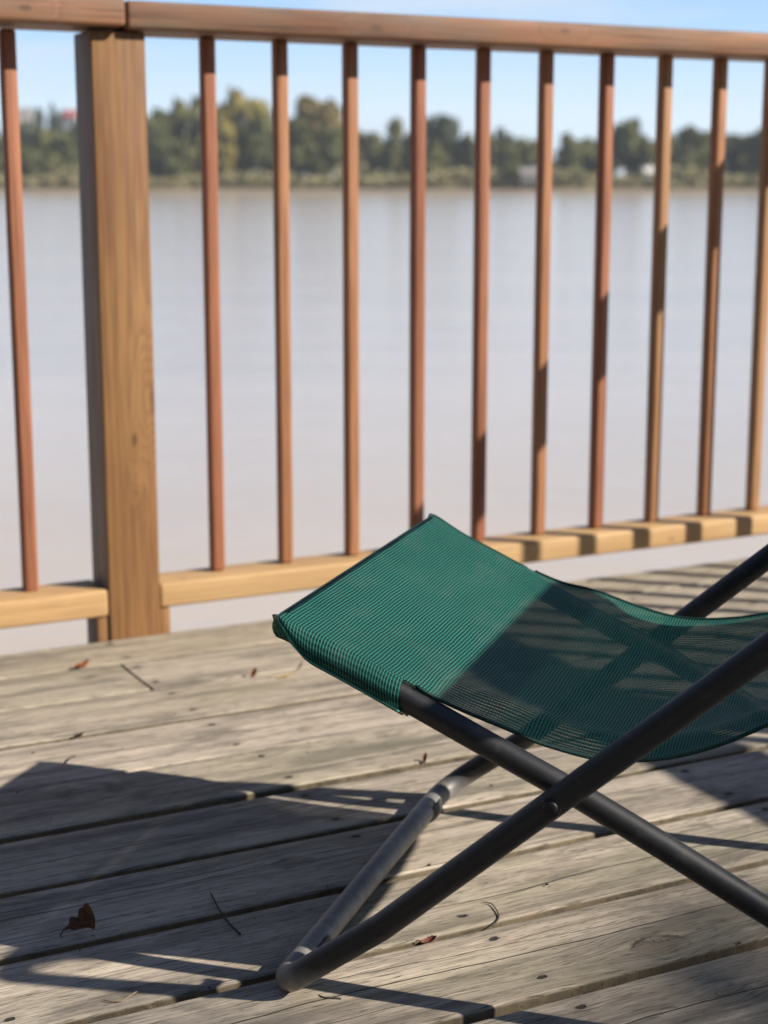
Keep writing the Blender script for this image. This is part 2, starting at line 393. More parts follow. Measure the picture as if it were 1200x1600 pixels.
def build_railing():
    root = empty('wooden_railing', (0, 0, 0), PHI)
    tag(root, 'wooden railing of upright balusters with a thick post at the deck edge', 'railing')
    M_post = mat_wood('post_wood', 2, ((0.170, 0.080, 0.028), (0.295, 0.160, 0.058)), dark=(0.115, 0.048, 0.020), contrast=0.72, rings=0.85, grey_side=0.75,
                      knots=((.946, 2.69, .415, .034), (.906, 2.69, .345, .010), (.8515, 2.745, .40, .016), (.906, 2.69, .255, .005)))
    M_hand = mat_wood('handrail_wood', 0, ((0.165, 0.066, 0.034), (0.285, 0.140, 0.070)), dark=(0.055, 0.028, 0.018), contrast=0.9, weather=0.62,
                      knots=((1.36, 2.67, 1.04, .018), (0.74, 2.665, 1.045, .016), (1.75, 2.67, 1.05, .014)))
    M_hand2 = mat_wood('side_handrail_wood', 1, ((0.175, 0.092, 0.052), (0.265, 0.152, 0.088)), dark=(0.075, 0.040, 0.025), contrast=0.7, weather=0.5)
    M_bot = mat_wood('bottom_rail_wood', 0, ((0.37, 0.225, 0.100), (0.49, 0.325, 0.160)), dark=(0.26, 0.145, 0.06), contrast=0.45,
                     knots=((0.83, 2.695, .075, .012), (1.0, 2.72, .087, .010), (1.62, 2.695, .06, .012), (2.05, 2.695, .06, .010)))
    M_bot2 = mat_wood('side_bottom_rail_wood', 1, ((0.37, 0.225, 0.100), (0.49, 0.325, 0.160)), dark=(0.26, 0.145, 0.06), contrast=0.45)
    M_bal = [mat_wood('baluster_red', 2, ((0.260, 0.098, 0.052), (0.365, 0.155, 0.084)), dark=(0.12, 0.042, 0.022), contrast=0.8),
             mat_wood('baluster_orange', 2, ((0.300, 0.130, 0.062), (0.415, 0.205, 0.102)), dark=(0.14, 0.058, 0.028), contrast=0.8),
             mat_wood('baluster_tan', 2, ((0.320, 0.160, 0.074), (0.430, 0.245, 0.122)), dark=(0.16, 0.08, 0.035), contrast=0.8)]
    # post
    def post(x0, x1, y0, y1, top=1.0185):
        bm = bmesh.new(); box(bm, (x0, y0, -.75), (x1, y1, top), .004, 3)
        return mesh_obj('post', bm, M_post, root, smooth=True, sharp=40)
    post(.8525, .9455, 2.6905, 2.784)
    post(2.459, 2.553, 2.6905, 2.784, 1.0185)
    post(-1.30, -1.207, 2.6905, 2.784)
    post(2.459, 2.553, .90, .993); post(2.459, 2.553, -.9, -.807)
    # handrails
    def hand(a, b, mat, bev=.007):
        bm = bmesh.new(); box(bm, a, b, bev, 4)
        return mesh_obj('handrail', bm, mat, root, smooth=True, sharp=50)
    hand((.9085, 2.671, 1.020), (2.580, 2.816, 1.0655), M_hand)
    hand((-2.0, 2.664, 1.0235), (.9045, 2.812, 1.0695), M_hand)
    hand((2.436, -2.2, 1.0205), (2.574, 2.668, 1.0650), M_hand2)
    # bottom rails, set between the posts
    def brail(a, b, mat):
        bm = bmesh.new(); box(bm, a, b, .006, 4)
        return mesh_obj('bottom_rail', bm, mat, root, smooth=True, sharp=50)
    brail((.9470, 2.6955, .0435), (2.4575, 2.7840, .0870), M_bot)
    brail((-1.2055, 2.6905, .0415), (.8512, 2.7840, .0890), M_bot)
    brail((2.461, .9945, .0435), (2.550, 2.689, .0870), M_bot2)
    brail((2.461, -.806, .0435), (2.550, .8985, .0870), M_bot2)
    # cleats under the rail ends
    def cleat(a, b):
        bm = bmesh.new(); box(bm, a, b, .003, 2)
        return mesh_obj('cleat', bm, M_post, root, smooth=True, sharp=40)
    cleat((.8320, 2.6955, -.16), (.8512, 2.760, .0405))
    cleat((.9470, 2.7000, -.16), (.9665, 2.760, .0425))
    # balusters: one shape, copied
    bm = bmesh.new(); box(bm, (-.0125, -.0125, .0875), (.0125, .0125, 1.0195), .0062, 5)
    first = mesh_obj('baluster', bm, M_bal[0], root, smooth=True, sharp=60)
    used = [False]
    def bal(x, y, mi, rot=0.0):
        if not used[0]: o = first; used[0] = True
        else:
            o = first.copy(); COL.objects.link(o); o.parent = root
        o.location = (x, y, 0); o.rotation_euler = (0, 0, rot)
        o.material_slots[0].link = 'OBJECT'; o.material_slots[0].material = M_bal[mi]
        return o
    xs = [(-1.10, 1), (-.93, 0), (-.79, 1), (-.65, 0), (-.51, 2), (-.37, 0), (-.23, 1), (-.09, 0), (.045, 1), (.18, 0), (.32, 1), (.457, 2), (.594, 1), (.732, 0),
          (1.076, 0), (1.211, 1), (1.3475, 1), (1.4855, 0), (1.6225, 0), (1.7605, 1), (1.899, 0), (2.0375, 2), (2.173, 1), (2.303, 2)]
    rr = random.Random(4)
    for x, mi in xs: bal(x, 2.750, mi, rr.uniform(-.10, .10) if x > .9 else 0.0)
    y = 2.567 - .125
    while y > -.75:
        if not (.86 < y < 1.03): bal(2.505, y, 1)
        y -= .125
    return root

# ------------------------------------------------------------------ deckchair
def C(l, w, z):                     # chair coordinates -> world
    return LV * l + WV * w + Vector((0, 0, z))

def interp(tab, x):
    """smooth monotone-ish (Catmull-Rom) interpolation in a table"""
    n = len(tab)
    if x <= tab[0][0]: return tab[0][1]
    if x >= tab[-1][0]: return tab[-1][1]
    for i in range(n - 1):
        if tab[i][0] <= x <= tab[i + 1][0]:
            x0, y0 = tab[i]; x1, y1 = tab[i + 1]; h = x1 - x0; t = (x - x0) / h
            m0 = (y1 - tab[i - 1][1]) / (x1 - tab[i - 1][0]) if i > 0 else (y1 - y0) / h
            m1 = (tab[i + 2][1] - y0) / (tab[i + 2][0] - x0) if i + 2 < n else (y1 - y0) / h
            return (2*t**3 - 3*t**2 + 1)*y0 + (t**3 - 2*t**2 + t)*h*m0 + (-2*t**3 + 3*t**2)*y1 + (t**3 - t**2)*h*m1

A_TAB = [(-.566, .0138), (-.464, .0886), (.390, .8402)]
A_L0, A_Z0, A_TOP, A_S = -.566, .0138, .390, .88
def A_z(l):
    for (x0, y0), (x1, y1) in zip(A_TAB, A_TAB[1:]):
        if l <= x1: return y0 + (y1 - y0) * (l - x0) / (x1 - x0)
    return A_TAB[-1][1] + .88 * (l - A_TAB[-1][0])
B_TAB = [(-.576, .3578), (-.456, .3030), (-.375, .2655), (-.289, .2265), (-.206, .1850), (-.124, .1420), (.132, .0128)]
B_L0, B_S = -.576, .455
def B_z(l): return B_TAB[0][1] - B_S * (l - B_L0) if l < B_L0 else interp(B_TAB, l)

def mat_sling():
    m = NT('woven_green_mesh')
    uv = m.n('ShaderNodeUVMap'); uv.uv_map = 'weave'
    q = m.sep(uv.outputs[0])          # x = across (m), y = along (m)
    jit = m.noise(m.comb(m.math('MULTIPLY', q[0], 30.0), m.math('MULTIPLY', q[1], 30.0), 0.0), 1.0, 2)
    a = m.math('ADD', m.math('DIVIDE', q[1], 0.0032), m.math('MULTIPLY', jit, 0.9))
    b = m.math('ADD', m.math('DIVIDE', q[0], 0.0056), m.math('MULTIPLY', jit, 0.6))
    fa = m.math('ABSOLUTE', m.math('SUBTRACT', m.math('FRACT', a), 0.5))     # 0.5 at the bright thread
    fb = m.math('ABSOLUTE', m.math('SUBTRACT', m.math('FRACT', b), 0.5))
    line = m.maprange(fa, 0.35, 0.42)              # light thread running across the seat
    cross = m.maprange(fb, 0.215, 0.285)             # darker threads running along it
    var = m.math('ADD', m.math('MULTIPLY', m.noise(m.comb(m.math('MULTIPLY', q[0], 6.0), m.math('MULTIPLY', q[1], 9.0), 3.0), 1.0, 4), .6), m.math('MULTIPLY', m.noise(m.comb(m.math('MULTIPLY', q[0], 8.0), m.math('DIVIDE', q[1], .0032), 0.0), 1.0, 2), .4))
    dust = m.noise(m.comb(m.math('MULTIPLY', q[0], 16.0), m.math('MULTIPLY', q[1], 22.0), 9.0), 1.0, 5, 0.65)
    dark = m.mix(m.maprange(var, 0.3, 0.7), (0.006, 0.050, 0.047), (0.011, 0.076, 0.068))
    col = m.mix(cross, (0.003, 0.030, 0.027), dark)
    col = m.mix(line, col, m.mix(m.maprange(var, 0.3, 0.7), (0.040, 0.225, 0.172), (0.062, 0.285, 0.220)))
    col = m.mix(m.math('MULTIPLY', m.maprange(dust, 0.50, 0.70), 0.06), col, (0.30, 0.30, 0.26))
    thread = m.math('MAXIMUM', line, cross)
    h = m.math('ADD', m.math('MULTIPLY', line, 0.7), m.math('MULTIPLY', cross, 0.45))
    nrm = m.bump(h, 0.6, 0.0007)
    sh = m.bsdf(col, 0.58, nrm, 0.18)
    tr = m.n('ShaderNodeBsdfTranslucent'); m.set(tr.inputs[0], m.mix(0.4, col, (0.02, 0.16, 0.12)))
    ms = m.n('ShaderNodeMixShader'); ms.inputs[0].default_value = 0.24
    m.t.links.new(sh, ms.inputs[1]); m.t.links.new(tr.outputs[0], ms.inputs[2])
    tp = m.n('ShaderNodeBsdfTransparent')
    mx = m.n('ShaderNodeMixShader')
    m.set(mx.inputs[0], m.maprange(thread, 0.0, 0.40, 0.80, 1.0))
    m.t.links.new(tp.outputs[0], mx.inputs[1]); m.t.links.new(ms.outputs[0], mx.inputs[2])
    return m.done(mx.outputs[0])

def mat_tube():
    m = NT('graphite_powder_coat'); P = m.obj()
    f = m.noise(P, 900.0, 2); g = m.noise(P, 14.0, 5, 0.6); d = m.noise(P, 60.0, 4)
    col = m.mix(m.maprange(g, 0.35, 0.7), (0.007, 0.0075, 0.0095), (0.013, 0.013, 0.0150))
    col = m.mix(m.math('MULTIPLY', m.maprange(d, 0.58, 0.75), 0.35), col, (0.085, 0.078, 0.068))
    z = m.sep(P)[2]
    col = m.mix(m.math('MULTIPLY', m.maprange(m.math('ADD', z, m.math('MULTIPLY', g, .02)), .055, .030), .75), col, m.mix(m.maprange(d, .4, .6), (0.20, 0.188, 0.178), (0.28, 0.262, 0.246)))  # base lightened near the deck to paint in the foot bar's sunlit sheen
    sc = m.noise(m.scale(P, (60.0, 260.0, 60.0)), 1.0, 3, .6)
    col = m.mix(m.math('MULTIPLY', m.maprange(sc, .66, .72), .35), col, (0.08, 0.077, 0.073))
    return m.done(m.bsdf(col, m.maprange(g, 0.3, 0.7, 0.44, 0.54), m.bump(f, 0.10, 0.0004), 0.65))

def build_chair():
    root = empty('deckchair', C(-.2, 1.68, 0), math.atan2(LV.y, LV.x))
    tag(root, 'low folding deckchair with green mesh sling and dark tube frame on the planks', 'deckchair')
    Mi = (Matrix.Translation(root.location) @ Matrix.Rotation(root.rotation_euler.z, 4, 'Z')).inverted()
    def L(p): return Mi @ p
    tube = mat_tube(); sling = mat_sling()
    # outer frame: foot bar on the deck, sides rising to the back
    rA, rB = .0130, .0124
    aN, aF = 1.388, 1.955
    cs = [(A_L0, aN), (-.464, aN), (A_TOP, aN), (A_TOP, aF), (-.464, aF), (A_L0, aF)]
    loop = fillet_loop([L(C(l, w, A_z(l))) for l, w in cs], [.027, .03, .05, .05, .03, .050], 10)
    # refine the straight runs
    def refine(lp, n=6):
        out = []
        for i in range(len(lp)):
            a = lp[i]; b = lp[(i + 1) % len(lp)]; out.append(a)
            if (b - a).length > .1:
                for k in range(1, n): out.append(a.lerp(b, k / n))
        return out
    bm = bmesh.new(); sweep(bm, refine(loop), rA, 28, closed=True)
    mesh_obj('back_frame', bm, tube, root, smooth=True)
    # inner frame: seat front down to the rear foot bar
    bN, bF = 1.4325, 1.9205
    mids = [-.456, -.375, -.289, -.206, -.124]; bend = .132
    cs = [(B_L0, bN)] + [(x, bN) for x in mids] + [(bend, bN), (bend, bF)] + [(x, bF) for x in reversed(mids)] + [(B_L0, bF)]
    loop = fillet_loop([L(C(l, w, max(B_z(l), .0128))) for l, w in cs], .036, 6)
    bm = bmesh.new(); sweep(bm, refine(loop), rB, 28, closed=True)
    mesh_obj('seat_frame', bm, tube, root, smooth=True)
    # pivots
    pl = -.3005; pz = A_z(pl)
    rivet = simple('dark_rivet', (0.009, 0.009, 0.011), 0.5, 0.4)
    for w, sg in ((aN, -1), (aF, 1)):
        bm = bmesh.new()
        prof = [(0, .0030), (.003, .0028), (.0055, .0022), (.0068, .0012), (.0070, -.0002), (.0088, -.0006), (.0094, -.0030)]
        rings = []
        for r_, h_ in prof:
            rings.append([bm.verts.new(L(C(pl + r_ * math.cos(t), w + sg * (rA + h_), pz + r_ * math.sin(t)))) for t in [2 * math.pi * k / 24 for k in range(24)]] if r_ > 0 else [bm.verts.new(L(C(pl, w + sg * (rA + h_), pz)))])
        for i in range(len(rings) - 1):
            A, B = rings[i], rings[i + 1]
            for k in range(24):
                if len(A) == 1: bm.faces.new((A[0], B[k], B[(k + 1) % 24]))
                else: bm.faces.new((A[k], B[k], B[(k + 1) % 24], A[(k + 1) % 24]))
        bmesh.ops.recalc_face_normals(bm, faces=bm.faces[:])
        mesh_obj('pivot_bolt', bm, rivet, root, smooth=True, sharp=50)
        # spacer sleeve between the two frames
        bm = bmesh.new(); wi = w - sg * (rA * .6); wo = w - sg * (.0345 - rB * .6)
        sweep(bm, [L(C(pl, wi, pz)), L(C(pl, wo, pz))], .006, 16)
        mesh_obj('spacer', bm, rivet, root, smooth=True, sharp=50)
    # rubber glides clipped under the foot bar
    pad = simple('foot_pad_rubber', (0.030, 0.030, 0.032), 0.55, 0.4)
    for w in (1.475, 1.878):
        bm = bmesh.new(); segs = 18
        stn = [(-.016, .0135), (-.013, .0158), (-.006, .0168), (.006, .0168), (.013, .0158), (.016, .0135)]
        rings = [[bm.verts.new(L(C(A_L0 + rr * math.cos(t), w + dw, A_Z0 + rr * math.sin(t)))) for t in [R(-115) + R(150) * k / segs for k in range(segs + 1)]] for dw, rr in stn]
        for i in range(len(rings) - 1):
            for k in range(segs): bm.faces.new((rings[i][k], rings[i][k + 1], rings[i + 1][k + 1], rings[i + 1][k]))
        bmesh.ops.recalc_face_normals(bm, faces=bm.faces[:])
        mesh_obj('foot_pad', bm, pad, root, smooth=True, sharp=60)

    # ---- sling: one woven sheet with a pocket over the front bar and one over the top bar
    pk = -.452                                   # pocket's rear edge (length coordinate)
    rad = .0160; up_ = rad * 1.09
    zN = [(-.590, B_z(-.571) + up_ + .006), (-.576, B_z(-.576) + up_), (-.51, B_z(-.51) + up_), (-.452, B_z(-.452) + up_), (-.418, .3020), (-.355, .2775), (-.324, .2655), (-.276, .256), (-.240, .2575), (-.205, .2645), (-.160, .282), (-.121, .304), (0.0, .378), (.15, .515), (.28, .672), (.39, A_z(.39) + .014)]
    zF = [(-.590, B_z(-.571) + up_ + .006), (-.576, B_z(-.576) + up_), (-.51, B_z(-.51) + up_), (-.452, B_z(-.452) + up_), (-.414, .3080), (-.368, .302), (-.314, .287), (-.268, .2795), (-.216, .282), (-.166, .293), (-.121, .310), (0.0, .381), (.15, .515), (.28, .672), (.39, A_z(.39) + .014)]
    wN = [(-.590, 1.4190), (-.576, 1.4190), (-.540, 1.4305), (-.52, bN), (-.452, bN), (-.42, 1.4345), (-.39, 1.4385), (-.35, 1.4475), (-.29, 1.456), (-.1, 1.466), (.2, 1.476), (.30, 1.476), (.35, 1.43), (.39, 1.42)]
    wF = [(-.590, 1.9335), (-.576, 1.9335), (-.540, 1.9225), (-.52, bF), (-.452, bF), (-.435, 1.9170), (-.40, 1.907), (-.33, 1.899), (-.1, 1.890), (.2, 1.884), (.30, 1.882), (.35, 1.923), (.39, 1.933)]
    bm = bmesh.new(); uvl = bm.loops.layers.uv.new('weave')
    NV = 64
    ls = []
    l = B_L0
    while l < A_TOP: ls.append(l); l += .006 if l < -.1 else .014
    ls.append(A_TOP)
    def top_pt(l, v):
        a = interp(wN, l); b = interp(wF, l)
        w = a + (b - a) * v
        z = interp(zN, l) * (1 - v) + interp(zF, l) * v
        bell = 4 * v * (1 - v)
        # light hammock sag across the width where the sheet hangs free
        free = max(0, min(1, (l + .46) / .16)) * max(0, min(1, (A_TOP - .05 - l) / .2))
        z -= .010 * bell * free
        tight = max(0, min(1, (l + .571) / .05)) * (1 - free)
        z -= .0010 * (bell ** .6) * tight                    # the taut front dips between the tubes
        # lengthwise drag folds running in from the two corners
        e = math.exp(-((v - .115) / .05) ** 2) * max(0, min(1, (l + .47) / .1)) * max(0, min(1, (.05 - l) / .25))
        z += .0062 * e - .004 * free * math.exp(-((v - .03) / .04) ** 2)
        z += .0035 * free * math.exp(-((v - .90) / .05) ** 2)
        z += free * .0016 * math.sin(l * 38 + v * 3) * bell
        z += .0011 * mnoise.noise(Vector((l * 14, v * 7, 3)))
        return C(l, w, z)
    # along-length distance (for the weave)
    def row_uv(pts): pass
    rows = []; sv = []
    # front: under hem -> round the front bar -> top
    front = []
    hem_l = pk
    for k in range(0, 22):                                   # underside, from the hem forward
        l = hem_l + (B_L0 - hem_l) * k / 21
        front.append(('u', l))
    for k in range(1, 9): front.append(('r', math.pi * k / 9))
    dirB = Vector((1, -B_S)).normalized()                      # along B (l, z)
    nB = Vector((B_S, 1)).normalized()                         # up-normal of B plane
    def front_pt(kind, t, v):
        if kind == 'u':
            l = t; zc = B_z(l)
            p = Vector((l, zc - up_))
            a = interp(wN, l); b = interp(wF, l)
            lift = .006 * (4 * v * (1 - v)) ** .5
            lift += (2 * up_ - .006) * math.exp(-((min(v, 1 - v)) / .022) ** 2) * math.exp(-((l - B_L0) / .016) ** 2)
            return C(p.x, a + (b - a) * v, p.y + lift)
        ang = t
        p = Vector((B_L0, B_z(B_L0))) + (-nB * math.cos(ang) - dirB * math.sin(ang)) * rad
        a = interp(wN, B_L0); b = interp(wF, B_L0)
        ev = math.exp(-((min(v, 1 - v)) / .022) ** 2)              # the roll pinches to a flat point at both corners
        q = Vector((B_L0, B_z(B_L0))) + (-nB * math.cos(ang) - dirB * math.sin(ang) * (1 - .75 * ev)) * rad
        tpc = Vector((B_L0, B_z(B_L0) + up_)); q = tpc + (q - tpc) * (1 - .84 * ev)
        q += (-dirB * .007) * ev * math.sin(ang)
        return C(q.x, a + (b - a) * v, q.y)
    for kind, t in front:
        rows.append([front_pt(kind, t, v / NV) for v in range(NV + 1)])
    for l in ls: rows.append([top_pt(l, v / NV) for v in range(NV + 1)])
    # wrap the top bar and come back down behind it
    nA = Vector((-A_S, 1)).normalized(); dA = Vector((1, A_S)).normalized()
    for k in range(1, 9):
        ang = math.pi * k / 9
        p = Vector((A_TOP, A_z(A_TOP))) + (nA * math.cos(ang) + dA * math.sin(ang)) * .0155
        rows.append([C(p.x, interp(wN, A_TOP) + (interp(wF, A_TOP) - interp(wN, A_TOP)) * v / NV, p.y) for v in range(NV + 1)])
    for k in range(0, 12):
        l = A_TOP - .10 * k / 11
        p = Vector((l, A_z(l))) - nA * .0155
        rows.append([C(p.x, interp(wN, l) + (interp(wF, l) - interp(wN, l)) * v / NV, p.y) for v in range(NV + 1)])
    mid = NV // 2; s = [0.0]
    for i in range(1, len(rows)): s.append(s[-1] + (rows[i][mid] - rows[i - 1][mid]).length)
    V = [[bm.verts.new(L(p)) for p in r] for r in rows]
    def quad(a, b, c, d, ua, ub, uc, ud):
        f = bm.faces.new((a, b, c, d))
        for lp, uvv in zip(f.loops, (ua, ub, uc, ud)): lp[uvl].uv = uvv
    ww = .50
    for i in range(len(V) - 1):
        for j in range(NV):
            quad(V[i][j], V[i][j + 1], V[i + 1][j + 1], V[i + 1][j],
                 (ww * j / NV, s[i]), (ww * (j + 1) / NV, s[i]), (ww * (j + 1) / NV, s[i + 1]), (ww * j / NV, s[i + 1]))
    # closed sides of the front pocket: cloth folded round the outside of each side tube
    nseg = 10
    lows = []; seams = []
    for side, tab, sg in ((0, wN, -1), (1, wF, 1)):
        sl = [l for l in ls if l <= pk + .001]
        low = bmesh.new(); lows.append(low); prev = None; seam = []
        for l in sl:
            tp = top_pt(l, float(side)); bp = front_pt('u', l, float(side))
            pp = []; grow = max(0.0, min(1.0, (l - B_L0) / .045)) ** .5
            for k in range(nseg + 1):
                th = math.pi * k / nseg                                # round the outside of the tube
                p = tp.lerp(bp, .5 - .5 * math.cos(th)) + WV * (sg * rad * 1.02 * math.sin(th) * grow)
                pp.append(L(p))
            up = [bm.verts.new(p) for p in pp[:8]]; dn = [low.verts.new(p) for p in pp[7:]]
            seam.append(pp[7] + L(C(0, sg * .0006, 0)) - L(C(0, 0, 0)))
            if prev:
                for k in range(7):
                    quad(prev[0][k], up[k], up[k + 1], prev[0][k + 1],
                         (-k * .005, prev[2]), (-k * .005, prev[2] + .0067), (-(k + 1) * .005, prev[2] + .0067), (-(k + 1) * .005, prev[2]))
                for k in range(len(dn) - 1): low.faces.new((prev[1][k], dn[k], dn[k + 1], prev[1][k + 1]))
                prev = (up, dn, prev[2] + .0067)
            else: prev = (up, dn, s[len(front)])
        seams.append(seam)
    bmesh.ops.remove_doubles(bm, verts=bm.verts[:], dist=.0002)
    sl_o = mesh_obj('sling', bm, sling, root, smooth=True)
    # stitched hems: a doubled, denser strip down each free edge and round the pocket mouth
    hemm = NT('hem_weave'); P = hemm.obj(); f = hemm.noise(P, 700.0, 2)
    hem_mat = hemm.done(hemm.bsdf(hemm.mix(hemm.maprange(f, .35, .65), (0.002, 0.016, 0.014), (0.005, 0.042, 0.034)), .6, hemm.bump(f, .6, .0006), .3))
    for side in (0, 1):
        bm = bmesh.new(); pts = []
        for l in ls:
            if l < pk + .004 or l > A_TOP - .04: continue
            pts.append(L(top_pt(l, float(side))))
        sweep(bm, pts, .0020, 8)
        mesh_obj('edge_hem', bm, hem_mat, sl_o, smooth=True)
    for low in lows:
        bmesh.ops.recalc_face_normals(low, faces=low.faces[:])
        mesh_obj('pocket_side', low, hem_mat, sl_o, smooth=True)
    seam = simple('seam_thread', (0.06, 0.30, 0.22), .6)
    for pts in seams:
        bm = bmesh.new(); sweep(bm, pts, .0010, 6)
        mesh_obj('pocket_seam', bm, seam, sl_o, smooth=True)
    return root

# ------------------------------------------------------------------ litter on the planks
def leaf_mesh(bm, L_, W_, curl, fold, seed, tip=1.0):
    rg = random.Random(seed); nu, nv = 14, 6
    grid = []
    for i in range(nu + 1):
        t = i / nu
        half = W_ / 2 * (math.sin(math.pi * min(1, t * 1.02)) ** .75) * (1 - .25 * t * tip)
        half *= 1 + .10 * math.sin(i * 2.1 + seed)
        row = []
        for j in range(-nv, nv + 1):
            v = j / nv
            ang = curl * (t - .3)
            x = L_ * (math.sin(ang) / curl if abs(curl) > .05 else t - .3)
            z0 = L_ * ((1 - math.cos(ang)) / curl if abs(curl) > .05 else 0)
            y = half * v * math.cos(fold * v)
            z = z0 + half * abs(v) * math.sin(fold * abs(v)) * 1.2 + .06 * W_ * mnoise.noise(Vector((t * 4, v * 2.5, seed)))
            row.append(bm.verts.new((x, y, z)))
        grid.append(row)
    for i in range(nu):
        for j in range(2 * nv):
            bm.faces.new((grid[i][j], grid[i + 1][j], grid[i + 1][j + 1], grid[i][j + 1]))
    bmesh.ops.remove_doubles(bm, verts=bm.verts[:], dist=1e-6)
    lo = min(v.co.z for v in bm.verts)
    for v in bm.verts: v.co.z -= lo

def mat_leaf(name, c0, c1):
    m = NT(name); P = m.obj()
    n1 = m.noise(P, 90.0, 4); n2 = m.noise(m.scale(P, (60, 420, 60)), 1.0, 3)
    c = m.mix(m.maprange(n1, .35, .65), c0, c1)
    c = m.mix(m.math('MULTIPLY', m.maprange(n2, .5, .7), .5), c, tuple(x * .4 for x in c0))
    sh = m.bsdf(c, .6, m.bump(n2, .5, .0006), .3)
    t = m.n('ShaderNodeBsdfTranslucent'); m.set(t.inputs[0], c)
    x = m.n('ShaderNodeMixShader'); x.inputs[0].default_value = .25
    m.t.links.new(sh, x.inputs[1]); m.t.links.new(t.outputs[0], x.inputs[2])
    return m.done(x.outputs[0])

